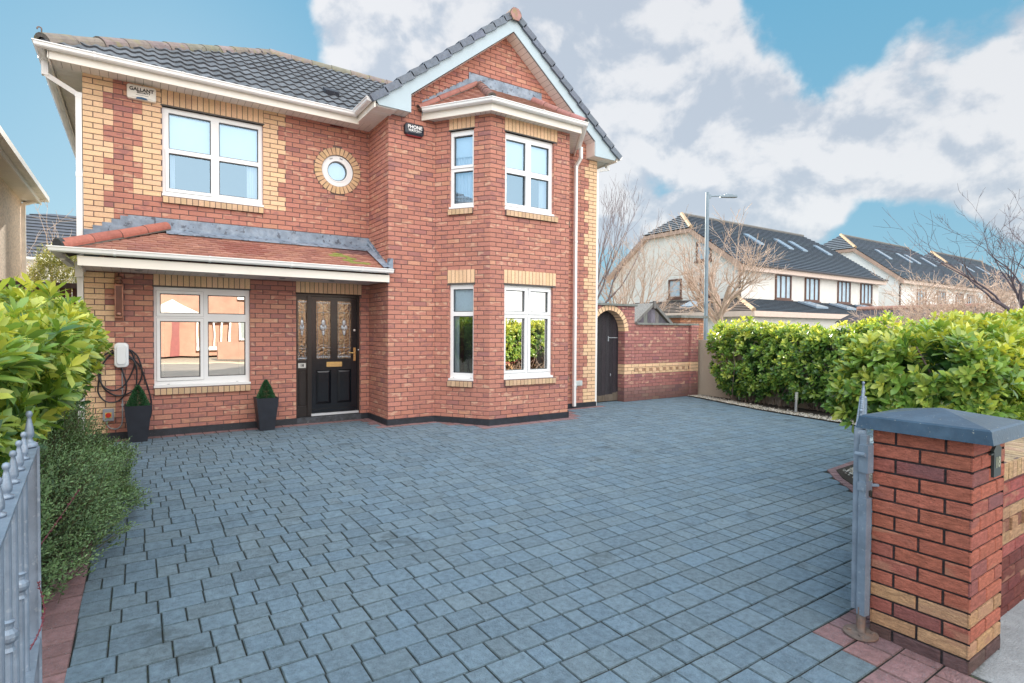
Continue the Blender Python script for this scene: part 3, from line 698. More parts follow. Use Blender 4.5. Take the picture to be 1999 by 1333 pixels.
def leaded(a, b, z0, z1, y, par):
    q1 = MB(); q1.quad([(a, y, z0), (b, y, z0), (b, y, z1), (a, y, z1)]); q1.build('leaded_pane', LEADG, par)
    q1 = MB(); m = (a+b)/2; w = b-a; h = z1-z0; zc = z0+h*.55
    def ln(pts, r=.0035): q1.tube([V3(x, y-.004, z) for x, z in pts], r, 5, (.30, .31, .35))
    t = w*.10
    for x in (a+t, b-t): ln([(x, z0), (x, z1)], .003)
    ln([(a, z0+h*.19), (b, z0+h*.19)]); ln([(a, z0+h*.80), (b, z0+h*.80)]); ln([(m, z0), (m, z1)], .0025); ln([(a, zc-.02), (m-w*.2, zc-.02)], .0025); ln([(m+w*.2, zc-.02), (b, zc-.02)], .0025)
    el = lambda cx, cz, rx, rz, a0=0, a1=2*math.pi: [(cx+rx*math.cos(a0+(a1-a0)*i/18), cz+rz*math.sin(a0+(a1-a0)*i/18)) for i in range(19)]
    ln(el(m, zc+.03, w*.15, h*.13)); ln(el(m, zc, w*.24, h*.055)); ln(el(m, zc-.05, w*.12, h*.09))
    for cx in (a, b):
        for cz, s in ((z1-h*.11, 1), (z0+h*.10, -1)): ln(el(cx, cz, w*.24, h*.045))
    ln(el(m, z1, w*.3, h*.05, math.pi, 2*math.pi), .004); ln(el(m, z0, w*.35, h*.06, 0, math.pi), .004); ln(el(m, z0+h*.19, w*.35, h*.05, 0, math.pi), .003)
    for cx, cz, rx, rz in ((m, zc+.075, w*.11, .05), (m-w*.13, zc+.0, w*.08, .035), (m+w*.13, zc+.0, w*.08, .035), (m, zc-.02, w*.07, .03), (m, zc-.10, w*.07, .045), (m, z0+h*.8, w*.07, .012), (m, z0+h*.19, w*.07, .012)):
        P_ = [V3(cx, y-.012, cz)]+[V3(cx+rx*math.cos(i*math.pi/4), y-.004, cz+rz*math.sin(i*math.pi/4)) for i in range(8)]
        for i in range(8): q1.quad([P_[0], P_[1+i], P_[1+(i+1) % 8]], (.55, .60, .66))
    for s in (z0+h*.02, z1-h*.04):
        for i in range(7): x = a+w*(.08+.84*i/6); q1.quad([(x-.012, y-.004, s), (x+.012, y-.004, s), (x+.012, y-.005, s+.02), (x-.012, y-.005, s+.02)], (.55, .60, .66))
    q1.build('lead_came', CAMEV, par)
for a, b in cuts: leaded(a+.012, b-.012, 1.057, 2.033, YD-.005, leaf)
leaded(2.792, 2.943, 1.04, 2.04, YD-.002, door)
q1 = MB(); q1.box((3.262, YD-.030, .918), (3.522, YD-.019, 1.0)); q1.box((3.272, YD-.034, .93), (3.512, YD-.028, .988)); q1.build('letterbox', BRASS, leaf)
q1 = MB(); q1.box((3.722, YD-.030, 1.01), (3.762, YD-.018, 1.24)); q1.tube([(3.742, YD-.03, 1.15), (3.742, YD-.06, 1.15), (3.735, YD-.066, 1.15), (3.63, YD-.066, 1.152)], .009, 8); q1.build('door_handle', BRASS, leaf)
q1 = MB(); q1.lathe([(.001, .03), (.02, .028), (.022, .016), (.014, .0)], (3.737, YD-.02, 1.54), N_, 14); q1.build('door_lock', STEEL, leaf)
q1 = MB(); q1.lathe([(.001, .022), (.012, .018), (.014, .0)], (3.803, YD-.045, 1.2), N_, 12); q1.build('door_bell', STEEL, house)
q1 = MB(); q1.box((2.80, YD-.030, .912), (2.922, YD-.0195, .992)); q1.build('number_plate', mat('number_plate_enamel', (.55, .55, .52), .4, var=.05), door)
def text(s, size, loc, rot, m, parent, name, ext=.001, bold=0., sp=1., align='CENTER', sx=1.):
    cu = bpy.data.curves.new(name, 'FONT'); cu.body = s; cu.size = size; cu.extrude = ext; cu.offset = bold; cu.space_character = sp; cu.align_x = align; cu.align_y = 'CENTER'; cu.resolution_u = 3
    t = bpy.data.objects.new(name, cu); COL.objects.link(t); bpy.context.view_layer.update()
    dg = bpy.context.evaluated_depsgraph_get(); me = bpy.data.meshes.new_from_object(t.evaluated_get(dg)); COL.objects.unlink(t); bpy.data.objects.remove(t)
    me.materials.clear(); me.materials.append(m); o = bpy.data.objects.new(name, me); COL.objects.link(o)
    mw = Matrix.Translation(loc) @ rot.to_4x4() @ Matrix.Diagonal((sx, 1, 1, 1)); me.transform(mw)
    if parent is not None: attach(o, parent)
    return o
RF = Matrix(((1, 0, 0), (0, 0, -1), (0, 1, 0)))      # text upright facing -Y
text('18', .06, (2.861, YD-.0315, .952), RF, ink('black_ink', (.02, .02, .02)), door, 'lettering', bold=.002)
q1 = MB(); q1.box((3.0, YD-.075, .105), (3.80, YD-.02, .143)); q1.build('threshold', mat('threshold_aluminium', (.68, .72, .76), .35, metal=.4, var=.05), house)
q1 = MB(); q1.box((2.757, -.028, -.03), (3.822, YD+.1, .094)); q1.build('door_step', mat('door_step_stone', (.05, .058, .07), .7, var=.5, vs=14, bump=.3, grime=(9, .55, .66, (.2, .2, .2), .5)), house)
q1 = MB(); soldiers(q1, (0, 0, 0), X_, N_, 2.75, 3.845, 2.155, 2.337, proud=.001); q1.box((2.74, .002, 2.142), (3.83, .06, 2.158), (.05, .04, .04, .5)); q1.build('door_lintel', BRICK, house)

# ------------------------------------------------------------------ roofs
def gcolr(): 
    k = random.uniform(.75, 1.2); return (.098*k, .118*k, .15*k, random.random())
def rcolr(*a):
    r = random.random(); c = (.37, .175, .13) if r < .6 else ((.32, .145, .115) if r < .85 else (.42, .21, .155)); return jit(c, .08)
# main roof: rolled tiles as one relief surface
TM = math.tan(R(32.25)); OY, OZ = -.47, 5.085; CS = math.cos(R(32.25))
mb = MB(); roll = .165; gauge = .335; depth_y = 2.88-OY; Ls = depth_y/CS; nrow = int(Ls/gauge)+1
un = V3(0, CS, math.sin(R(32.25))); nn = V3(0, -math.sin(R(32.25)), CS)
def roof_pt(x, s, h): p = V3(x, OY, OZ)+un*s+nn*h; return p
for r_ in range(nrow):
    s0 = r_*gauge; s1 = min(Ls, s0+gauge)
    for c_ in range(int(9.5/roll*1)):
        k = random.uniform(.8, 1.2); col = (.140*k, .148*k, .163*k, random.random()); tj = random.uniform(-.004, .004)
        xs = [-.42+roll*(c_+i/8) for i in range(9)]
        def clampx(x, s): return min(max(x, -.42+(s*CS)*1.0), 3.70+(s*CS*TM)/.82+.04)
        prof = lambda i: .025*(.5-.5*math.cos(2*math.pi*i/8))**1.3
        for i in range(8):
            a, b = xs[i], xs[i+1]
            a0, b0, a1, b1 = clampx(a, s0), clampx(b, s0), clampx(a, s1), clampx(b, s1)
            if b0-a0 < 1e-4 and b1-a1 < 1e-4: continue
            ha, hb = prof(i), prof(i+1)
            mb.quad([roof_pt(a0, s0, .030+ha+tj), roof_pt(b0, s0, .030+hb+tj), roof_pt(b1, s1, .006+hb*.9), roof_pt(a1, s1, .006+ha*.9)], col)
            mb.quad([roof_pt(a0, s0-.004, -.004+ha*.75), roof_pt(b0, s0-.004, -.004+hb*.75), roof_pt(b0, s0, .030+hb+tj), roof_pt(a0, s0, .030+ha+tj)], (.04, .045, .055, 0))
roof = mb.build('roof', GTILE, house, label='dark grey rolled tile roof with lichened ridge')
# other slopes of the roof, plain sheets of tile courses
mb = MB(); gc = lambda *a: gcolr()
AP = V3(2.88, 2.88, OZ+depth_y*TM)
tile_plane(mb, (-.42, 6.2, OZ), (0, -1, 0), (CS, 0, math.sin(R(32.25))), (-math.sin(R(32.25)), 0, CS), [(0, 0), (6.67, 0), (3.335, 3.335/CS)], .3, .335, .03, gc)
tile_plane(mb, (9.0, 6.2, OZ), (-1, 0, 0), (0, -CS, math.sin(R(32.25))), (0, math.sin(R(32.25)), CS), [(0, 0), (9.4, 0), (6.1, 3.335/CS), (3, 3.335/CS)], .3, .335, .03, gc)
GX, GZ = 6.21, 7.16; GA = math.atan2(GZ-5.10, GX-3.63); gl = (GX-3.63)/math.cos(GA)
tile_plane(mb, (3.63, -1.17, 5.10), (0, 1, 0), (math.cos(GA), 0, math.sin(GA)), (-math.sin(GA), 0, math.cos(GA)), [(.05, 0), (.85, 0), (4.4, gl), (.05, gl)], .3, .335, .03, gc)
tile_plane(mb, (2*GX-3.63, -1.17, 5.10), (0, 1, 0), (-math.cos(GA), 0, math.sin(GA)), (math.sin(GA), 0, math.cos(GA)), [(.05, 0), (7.2, 0), (4.4, gl), (.05, gl)], .3, .335, .03, gc)
mb.build('roof_slopes', GTILE, roof)
def ridge_chain(mb, a, b, r=.115, L=.44, cols=None, n=10, drop=.55, half=math.pi*.62):
    a = Vector(a); b = Vector(b); d = b-a; cnt = max(1, round(d.length/L)); t = d.normalized(); s = t.cross(V3(0, 0, 1)).normalized(); up_ = s.cross(t).normalized()
    for i in range(cnt):
        p = a+d*(i/cnt); q_ = a+d*((i+1)/cnt)-t*.006; c = cols() ; rr = r*random.uniform(.97, 1.03); j = random.uniform(-.006, .006)
        for k in range(n):
            t0 = -half+2*half*k/n; t1 = -half+2*half*(k+1)/n
            f = lambda o, t_, r_: o+s*math.sin(t_)*r_+up_*(math.cos(t_)*r_-r*drop+j)
            mb.quad([f(p, t0, rr*1.06), f(p, t1, rr*1.06), f(q_, t1, rr), f(q_, t0, rr)], c)
            mb.quad([f(p, t0, rr*1.06), f(p, t1, rr*1.06), f(p, t1, rr*.6), f(p, t0, rr*.6)], (.12, .11, .10, 0))
    # mortar bedding below
    mb.obox(a-s*r*.8-up_*r*.9, s*r*1.6, d, up_*r*.55, (.2, .19, .17, 0))
lich = lambda: jit(random.choice([(.27, .21, .20), (.24, .20, .17), (.22, .21, .16)]), .1)
mb = MB()
ridge_chain(mb, (-.38, -.43, OZ+.08), AP+V3(0, 0, .04), cols=lich); ridge_chain(mb, AP+V3(0, 0, .04), (GX, 2.88, AP.z+.04), cols=lich)
ridge_chain(mb, (GX, -1.24, GZ+.05), (GX, 2.88, GZ+.06), cols=lambda: jit((.26, .15, .14), .1))
mb.prism([(GX+.12*math.sin(a), -1.245, GZ+.0+.12*math.cos(a)) for a in [i*math.pi/3+.5 for i in range(6)]], (0, .02, 0), (.36, .20, .18, 0))
mb.build('ridge_tile', RIDGE, roof)
mb = MB()
pts = [V3(-.39+.022*math.cos(t), -.45, OZ+.18+.022*math.sin(t)) for t in [i*.45 for i in range(9)]]
mb.tube([V3(-.37, -.44, OZ+.1)]+pts, .008, 7, (.25, .2, .17, 0)); mb.build('hip_iron', RUST, roof)
mb = MB(); q0 = roof_pt(3.30, .92, .0); mb.obox(q0, V3(.24, 0, 0), un*.2, nn*.10, (.03, .035, .05, 0)); mb.build('roof_vent', GTILE, roof)
# verge tiles on the gable
mb = MB()
for sgn in (-1, 1):
    e0 = V3(GX+sgn*(GX-3.60), -1.2, 5.075); ap = V3(GX, -1.2, GZ+.03); d = ap-e0; t = d.normalized(); up_ = V3(0, -1, 0).cross(t) if sgn < 0 else t.cross(V3(0, -1, 0))
    if up_.z < 0: up_ = -up_
    cnt = 12
    for i in range(cnt):
        p = e0+d*(i/cnt); L = d.length/cnt+.02; c = jit((.13, .155, .20), .12); k = .034
        # lower end sits higher than its upper end (lapped)
        A0 = p+up_*(.055+.02); A1 = p+t*L+up_*(.055-.008); B0 = p-up_*.035; B1 = p+t*L-up_*.062
        y0, y1 = V3(0, -.022, 0), V3(0, .30, 0)
        mb.quad([A0+y0, A1+y0, B1+y0, B0+y0], c); mb.quad([A0+y0, A1+y0, A1+y1, A0+y1], c); mb.quad([A0+y0, B0+y0, B0+V3(0, .02, 0), A0+y1], c); mb.quad([B0+y0, B1+y0, B1+V3(0, .02, 0), B0+V3(0, .02, 0)], c)
mb.build('verge_tile', GTILE, roof)
# barge boards, box ends
YB = -1.175
mb = MB(); c1 = (.83, .84, .85)
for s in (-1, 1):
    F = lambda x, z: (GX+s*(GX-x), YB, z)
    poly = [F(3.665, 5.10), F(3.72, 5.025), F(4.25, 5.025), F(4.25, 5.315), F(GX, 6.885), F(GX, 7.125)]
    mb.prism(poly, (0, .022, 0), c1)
barge = mb.build('barge_board', mat('shade_tinted_barge', (.40, .50, .56), .4, var=.05, vs=2), house)  # bluish shade on the boards is put into their colour
mb = MB(); sc = (.80, .78, .74, 0)
def boards(mb, o, a, b, n, w=.10, col=sc, gap=.006):
    """soffit boarding: strips across b along a, with shadow grooves"""
    o = Vector(o); a = Vector(a); b = Vector(b); n = Vector(n); cnt = max(1, round(a.length/w)); st = a/cnt; g_ = a.normalized()*gap
    mb.obox(o+n*.004, a, b, n*.01, (.28, .26, .24, 0))
    for i in range(cnt): mb.obox(o+st*i, st-g_, b, n*.006, jit(col[:3], .015)[:3])
for s in (-1, 1):   # under the raking verge
    x0 = GX+s*(GX-4.25); a = V3(GX, YB+.022, 6.875)-V3(x0, YB+.022, 5.30); boards(mb, (x0, YB+.022, 5.30), a, (0, .25, 0), (0, 0, .02))
boards(mb, (3.665, YB+.02, 5.03), (.59, 0, 0), (0, .25, 0), (0, 0, 1)); boards(mb, (GX*2-4.25, YB+.02, 5.03), (.59, 0, 0), (0, .25, 0), (0, 0, 1))
for s in (-1, 1):
    x = GX+s*(GX-4.25); mb.box((x-.008, YB+.02, 5.03), (x+.008, DG+.0, 5.33), (.72, .62, .56))
boards(mb, (3.99, -.915, 5.0), (0, -.26, 0), (-.31, 0, 0), (0, 0, 1))
# main eaves soffit: front, left side and the short return under the gable eave
boards(mb, (-.30, -.37, 4.995), (3.98, 0, 0), (0, .375, 0), (0, 0, 1)); boards(mb, (3.67, -.38, 4.996), (0, -.80, 0), (.33, 0, 0), (0, 0, 1)); boards(mb, (3.66, -.38, 4.9955), (.32, 0, 0), (0, .385, 0), (0, 0, 1))
boards(mb, (-.30, .0, 4.9945), (0, 6, 0), (.31, 0, 0), (0, 0, 1))
mb.box((8.45, -.92, 5.03), (8.80, 6, 5.05), (.75, .73, .7))
mb.build('soffit', SOFF, house)
mb = MB(); fc = (1, 1, 1, 0)
mb.box((-.31, -.392, 4.945), (3.66, -.370, 5.075)); mb.box((-.325, -.392, 4.955), (-.305, 6, 5.075)); mb.box((3.642, -1.172, 4.975), (3.664, -.36, 5.10)); mb.build('fascia', FASC, house)
mb = MB(); mb.box((8.755, -1.17, 5.0), (8.775, 6, 5.12)); mb.build('fascia', FASC, house)
GP = [(0, .062), (.004, .012), (.018, -.002), (.05, -.008), (.082, -.002), (.098, .012), (.104, .046), (.116, .05), (.116, .062), (.100, .064), (.094, .034), (.082, .018), (.05, .010), (.02, .016), (.012, .05)]
def gutter(mb, path, z, closed_ends=True):
    """square-line gutter following a horizontal path; its back edge on the path, body to the right-hand outside"""
    P = [Vector((*p, z)) for p in path]; N = []
    for i in range(len(P)):
        d1 = (P[i]-P[i-1]).normalized() if i else None; d2 = (P[i+1]-P[i]).normalized() if i < len(P)-1 else None
        n1 = V3(d1.y, -d1.x, 0) if d1 else None; n2 = V3(d2.y, -d2.x, 0) if d2 else None
        if n1 and n2: m = (n1+n2).normalized(); m = m/max(.3, m.dot(n1))
        else: m = n1 or n2
        N.append(m)
    for i in range(len(P)-1):
        for k in range(len(GP)):
            (a, b), (c, d) = GP[k], GP[(k+1) % len(GP)]
            mb.quad([P[i]+N[i]*a+V3(0, 0, b), P[i+1]+N[i+1]*a+V3(0, 0, b), P[i+1]+N[i+1]*c+V3(0, 0, d), P[i]+N[i]*c+V3(0, 0, d)])
    for i in (0, -1): mb.quad([P[i]+N[i]*a+V3(0, 0, b) for a, b in GP[:9]])
    for i in range(len(P)-1):     # brackets and joints
        d = P[i+1]-P[i]; L = d.length; t = d.normalized(); n = V3(t.y, -t.x, 0); cnt = int(L/.95)
        for j in range(cnt):
            o = P[i]+t*(L*(j+.5)/cnt) if cnt else P[i]
            pr_ = [(a*1.0+(.006 if a > .05 else 0), b-(.006 if b < .03 else -.004)) for a, b in GP[1:9]]
            for k in range(len(pr_)-1):
                (a, b), (c, d_) = pr_[k], pr_[k+1]; mb.quad([o+n*a+V3(0, 0, b), o+t*.03+n*a+V3(0, 0, b), o+t*.03+n*c+V3(0, 0, d_), o+n*c+V3(0, 0, d_)])
mb = MB(); gutter(mb, [(-.345, 5.5), (-.345, -.394), (3.60, -.394)][::1], 5.045) ; mb.build('gutter', UPVC, house)
mb = MB(); gutter(mb, [(3.640, -.42), (3.640, -1.15)], 5.065); mb.build('gutter', UPVC, house)
mb = MB(); gutter(mb, [(8.776, -1.2), (8.776, 5.5)], 5.055); mb.build('gutter', UPVC, house)
def pipe(name, pts, w=.062, parent=house, m=UPVC, n=8, clips=()):
    mb = MB(); mb.tube(pts, w/2*1.08, n)
    for c in clips: mb.box((c[0]-w*.65, c[1]-w*.65, c[2]), (c[0]+w*.65, c[1]+w*1.1, c[2]+.03))
    return mb.build(name, m, parent)
def sqpipe(mb, a, b, w):
    a = Vector(a); b = Vector(b); d = b-a; t = d.normalized(); s = V3(1, 0, 0) if abs(t.z) > .4 else t.cross(V3(0, 0, 1)).normalized(); s = (s-t*s.dot(t)).normalized(); v = t.cross(s)
    mb.obox(a-s*w/2-v*w/2, s*w, v*w, d)
mb = MB(); px_, py_ = -.042, .045
sqpipe(mb, (-.385, .0, 5.06), (-.385, .0, 4.86), .072); sqpipe(mb, (-.385, .0, 4.88), (px_, py_, 4.70), .06); sqpipe(mb, (px_, py_, 4.73), (px_, py_, 0.0), .068)
for z in (4.66, 3.6, 2.2, 1.0): sqpipe(mb, (px_, py_, z), (px_, py_, z+.06), .078)
mb.build('downpipe', UPVC, house)
mb = MB(); sqpipe(mb, (8.83, -.82, 5.04), (8.83, -.82, 4.93), .07); sqpipe(mb, (8.83, -.82, 4.95), (8.51, -.82, 4.86), .055); sqpipe(mb, (8.50, -.86, 4.88), (8.50, -.86, 0), .055)
mb.build('downpipe', UPVC, house)
mb = MB(); bx = 7.825; by = -1.0
sqpipe(mb, (7.86, -1.10, 5.16), (7.86, -1.10, 4.93), .055); sqpipe(mb, (7.86, -1.10, 4.95), (bx, by, 4.80), .052); sqpipe(mb, (bx, by, 4.82), (bx, by, .05), .055)
for z in (4.78, 3.3, 1.8, .45): sqpipe(mb, (bx, by, z), (bx, by, z+.04), .064)
mb.build('downpipe', UPVC, house)

# porch roof ------------------------------------------------------------
PE, PZ0, PZ1 = -1.0, 2.505, 2.955
pa = math.atan2(PZ1-PZ0, -PE); pl = -PE/math.cos(pa)
mb = MB()
mossx = (3.05, 3.72)
def pcol(x, b, row):
    X = -.16+x; c = rcolr()
    if 3.08 < X < 3.70 and .12 < b < .62 and random.random() < .6 and (X-3.1) > (b-.5)*.8 and X < 3.75-b*.7: c = (.25, .275, .07, .2)
    if 1.55 < X < 2.1 and .3 < b < .75: c = (.30, .115, .09, .3)
    if X > 3.3 and b > .6: c = (c[0]*.55, c[1]*.6, c[2]*.8, c[3])
    return c
tile_plane(mb, (-.16, PE, PZ0), X_, (0, math.cos(pa), math.sin(pa)), (0, -math.sin(pa), math.cos(pa)), [(0, 0), (4.10, 0), (4.10, pl), (1.16, pl)], .165, .1, .016, pcol, jt=.004, bow=.006)
hl = math.hypot(1.16, PZ1-PZ0)
tile_plane(mb, (-.16, 0, PZ0), (0, -1, 0), V3(1.16, 0, PZ1-PZ0), V3(-(PZ1-PZ0), 0, 1.16), [(0, 0), (1.0, 0), (0, hl)], .165, .1, .016, rcolr)
proof = mb.build('porch_roof', RTILE, house, label='red clay tiled porch roof with a patch of moss')
mb = MB(); ridge_chain(mb, (-.17, -1.02, PZ0+.045), (.96, -.02, PZ1+.09), r=.075, L=.38, cols=lambda: jit((.43, .15, .11), .08), drop=.3); mb.build('ridge_tile', RTILE, proof)
mb = MB(); mb.lathe([(.001, 0), (.07, 0), (.075, .05)], (-.185, -1.035, PZ0+.04), (.7, .7, .25), 12); mb.build('ridge_end_mortar', mat('dark_mortar', (.06, .065, .07), .9), proof)
mb = MB()
# apron flashing
mb.obox((.50, -.014, 2.93), V3(XG-.50, 0, 0), V3(0, .012, 0), V3(0, 0, .215)); mb.obox((.95, -.20, PZ1-.055), V3(XG-.95, 0, 0), V3(0, .19, .19*math.tan(pa)), V3(0, 0, .010))
for i, (x0, x1, z0, z1) in enumerate(((.0, .11, 2.45, 2.90), (.10, .215, 2.50, 2.96), (.205, .32, 2.58, 3.015), (.31, .42, 2.66, 3.07), (.41, .52, 2.74, 3.125))):
    mb.prism([(x0, -.011-.0015*i, z0), (x1+.05, -.011-.0015*i, z0+.09), (x1, -.011-.0015*i, z1), (x0, -.011-.0015*i, z1)], (0, .010, 0))
for i in range(9):    # stepped flashing on the return wall
    y1 = -i*.105; z = 3.12-i*.062; mb.prism([(XG-.013-.0015*(i % 2), y1, z-.30), (XG-.013-.0015*(i % 2), y1-.125, z-.33), (XG-.013-.0015*(i % 2), y1-.105, z-.05), (XG-.013-.0015*(i % 2), y1, z+.015)], (.012, 0, 0))
    mb.prism([(XG-.014, y1+.0, z-.02), (XG-.014, y1-.1, z-.09), (XG-.035, y1-.09, z-.10), (XG-.035, y1, z-.035)], (0, 0, -.012))
mb.prism([(XG-.11, PE-.02, PZ0+.035), (XG-.11, -.02, PZ1+.035), (XG-.005, -.02, PZ1+.06), (XG-.005, PE-.02, PZ0+.06)], (0, 0, .006))
mb.box((XG-.02, -.99, 2.53), (XG+.055, -.925, 2.70))
mb.build('lead_flashing', LEAD, proof)
mb = MB(); mb.box((0.0, -.985, 2.315), (XG-.005, -.963, 2.43)); mb.box((0.0, -.963, 2.315), (.02, -.0, 2.43)); mb.build('porch_fascia', FASC, house)
mb = MB(); boards(mb, (.02, -.963, 2.335), (XG-.03, 0, 0), (0, .96, 0), (0, 0, 1), w=.1, col=(.60, .56, .54, 0))
for x in (.62, 1.62, 2.45, 3.2): mb.lathe([(.045, 0), (.05, -.006), (.036, -.008), (.03, .0)], (x, -.45, 2.335), (0, 0, 1), 16, (.25, .25, .25))
mb.build('porch_soffit', SOFF, house)
mb = MB(); gutter(mb, [(-.165, -.3), (-.165, -.985), (XG+.03, -.985)], 2.458); mb.build('gutter', UPVC, house)
mb = MB(); sqpipe(mb, (-.20, -.30, 2.46), (-.13, -.05, 2.40), .06); mb.box((-.09, -.10, 2.24), (-.005, .0, 2.44)); mb.build('pipe_hopper', UPVC, house)

# bay roof ---------------------------------------------------------------
def off(pts, d):
    out = []
    P = [Vector(p[:2]+(0,)) if isinstance(p, tuple) else Vector((p.x, p.y, 0)) for p in pts]
    for i in range(len(P)):
        d1 = (P[i]-P[i-1]).normalized() if i else None; d2 = (P[i+1]-P[i]).normalized() if i < len(P)-1 else None
        n1 = V3(d1.y, -d1.x, 0) if d1 else None; n2 = V3(d2.y, -d2.x, 0) if d2 else None
        m = (n1+n2).normalized() if n1 and n2 else (n1 or n2); m = m/m.dot(n1 or n2)
        out.append(P[i]+m*d)
    return out
bayp = [A, B, Cc, Dd]
def wallend(q0, q1, y): t = (y-q1.y)/(q0.y-q1.y); return q1+(q0-q1)*t
F1 = off(bayp, .20); F1[0] = wallend(F1[0], F1[1], DG); F1[3] = wallend(F1[3], F1[2], DG)
F2 = off(bayp, .178); F2[0] = wallend(F2[0], F2[1], DG); F2[3] = wallend(F2[3], F2[2], DG)
mb = MB()
for i in range(3): 
    mb.quad([F1[i]+V3(0, 0, 5.035), F1[i+1]+V3(0, 0, 5.035), F1[i+1]+V3(0, 0, 5.165), F1[i]+V3(0, 0, 5.165)]); mb.quad([F2[i]+V3(0, 0, 5.035), F2[i+1]+V3(0, 0, 5.035), F2[i+1]+V3(0, 0, 5.165), F2[i]+V3(0, 0, 5.165)]); mb.quad([F2[i]+V3(0, 0, 5.035), F2[i+1]+V3(0, 0, 5.035), F1[i+1]+V3(0, 0, 5.035), F1[i]+V3(0, 0, 5.035)])
mb.build('bay_fascia', FASC, house)
mb = MB()
for i in range(3):
    a, b = F2[i], F2[i+1]; c, d = bayp[i+1], bayp[i]; cnt = int((b-a).length/.1)
    for k in range(cnt):
        t0, t1 = k/cnt, (k+.94)/cnt; z = V3(0, 0, 5.068)
        mb.quad([a.lerp(b, t0)+z, a.lerp(b, t1)+z, Vector(d).lerp(Vector(c), t1)+z, Vector(d).lerp(Vector(c), t0)+z], sc)
    z = V3(0, 0, 5.074); mb.quad([a+z, b+z, Vector(c)+z, Vector(d)+z], (.25, .24, .22, 0))
mb.build('bay_soffit', SOFF, house)
GO = off(bayp, .203); g0 = wallend(GO[0], GO[1], -.97); g3 = wallend(GO[3], GO[2], -.97)
mb = MB(); gutter(mb, [(g0.x, g0.y), (GO[1].x, GO[1].y), (GO[2].x, GO[2].y), (g3.x, g3.y)], 5.145); mb.build('gutter', UPVC, house)
E1 = off(bayp, .27); E1[0] = wallend(E1[0], E1[1], DG-.01); E1[3] = wallend(E1[3], E1[2], DG-.01)
z0b, z1b = 5.19, 5.86; TL = V3(5.63, DG-.01, z1b); TR = V3(6.79, DG-.01, z1b)
EE = [p+V3(0, 0, z0b) for p in E1]
mb = MB()
def facet(mb, P, colfn):
    o = P[0]; u = (P[1]-P[0]).normalized(); n = u.cross(P[-1]-P[0]).normalized()
    if n.z < 0: n = -n
    v = n.cross(u); 
    if v.z < 0: v = -v
    tile_plane(mb, o, u, v, n, [((p-o).dot(u), (p-o).dot(v)) for p in P], .165, .1, .016, colfn, bow=.006)
facet(mb, [EE[0], EE[1], TL], rcolr)
facet(mb, [EE[1], EE[2], TR, TL], lambda *a: jit((.27, .145, .11), .15)); facet(mb, [EE[2], EE[3], TR], rcolr)
broof = mb.build('bay_roof', RTILE, house, label='red tiled roof of the bay window')
rc = lambda: jit((.38, .17, .14), .08)
mb = MB(); ridge_chain(mb, EE[0]+V3(.0, -.03, .035), TL+V3(-.05, -.03, .03), r=.06, L=.5, cols=rc, drop=.3); ridge_chain(mb, EE[1]+V3(.0, 0, .035), TL+V3(0, -.05, .02), r=.07, L=.2, cols=lambda: jit((.24, .12, .10), .15), drop=.3)
mb.build('ridge_tile', RTILE, broof); mb = MB()
ridge_chain(mb, EE[3]+V3(0, -.03, .035), TR+V3(.05, -.03, .03), r=.06, L=.5, cols=rc, drop=.3); ridge_chain(mb, EE[2]+V3(0, 0, .035), TR+V3(0, -.05, .02), r=.07, L=.36, cols=lambda: jit((.36, .17, .15), .1), drop=.3)
mb.build('ridge_tile', RTILE, broof)
mb = MB(); mb.box((5.44, DG-.014, z1b-.16), (7.02, DG-.002, z1b+.20))
for s in (-1, 1):
    for i in range(7):
        x = 6.21+s*(.80+i*.125) if s > 0 else 5.45-.128*i; z = z1b+.08-i*.087; w = .13*s
        mb.prism([(x, DG-.013-.0014*(i % 2), z-.23), (x+w, DG-.013-.0014*(i % 2), z-.31), (x+w, DG-.013-.0014*(i % 2), z-.06), (x+w*.35, DG-.013-.0014*(i % 2), z), (x, DG-.013-.0014*(i % 2), z)], (0, .011, 0))
mb.build('lead_flashing', LEAD, broof)

# ------------------------------------------------------------------ things on the walls
def rbox(mb, o, w, h, d, r=.03, bulge=.0, n=5, col=(1, 1, 1, 0), bev=.012, Yf=-1):
    """rounded box, centre of its back at o, facing -Y"""
    o = Vector(o)
    def loop(ww, hh, rr, y):
        P = []
        for cx, cz, a0 in ((1, 1, 0), (-1, 1, 90), (-1, -1, 180), (1, -1, 270)):
            for i in range(n+1):
                a = R(a0+90*i/n); P.append(o+V3(cx*(ww/2-rr)+rr*math.cos(a), y, cz*(hh/2-rr)+rr*math.sin(a)))
        return P
    Ls = [loop(w, h, r, 0), loop(w, h, r, Yf*(d-bev)), loop(w-bev*.7, h-bev*.7, r, Yf*(d-bev*.3)), loop(w-bev*2.4, h-bev*2.4, r*.8, Yf*d)]
    if bulge: Ls.append(loop(w*.6, h*.7, r*.6, Yf*(d+bulge)))
    for a, b in zip(Ls, Ls[1:]):
        for i in range(len(a)): j = (i+1) % len(a); mb.quad([a[i], a[j], b[j], b[i]], col)
    mb.quad(Ls[-1], col)
t = thing('alarm_box', (.668, 0, 4.86), 'white alarm bell box with black serif lettering above the left upper window', 'alarm box')
mb = MB(); rbox(mb, (.668, 0, 4.862), .345, .195, .065, .03, .012, col=(.82, .80, .74)); mb.build('box_cover', mat('alarm_cover_white', (.82, .80, .75), .35, var=.04, vs=8), t)
mb = MB(); mb.prism([(.60+.0, -.058, 4.768), (.74, -.058, 4.768), (.725, -.06, 4.788), (.67, -.06, 4.797), (.615, -.06, 4.788)], (0, -.018, 0)); mb.build('strobe_lens', ink('blue_lens', (.02, .10, .22)), t)
K = ink('black_lettering', (.012, .012, .014))
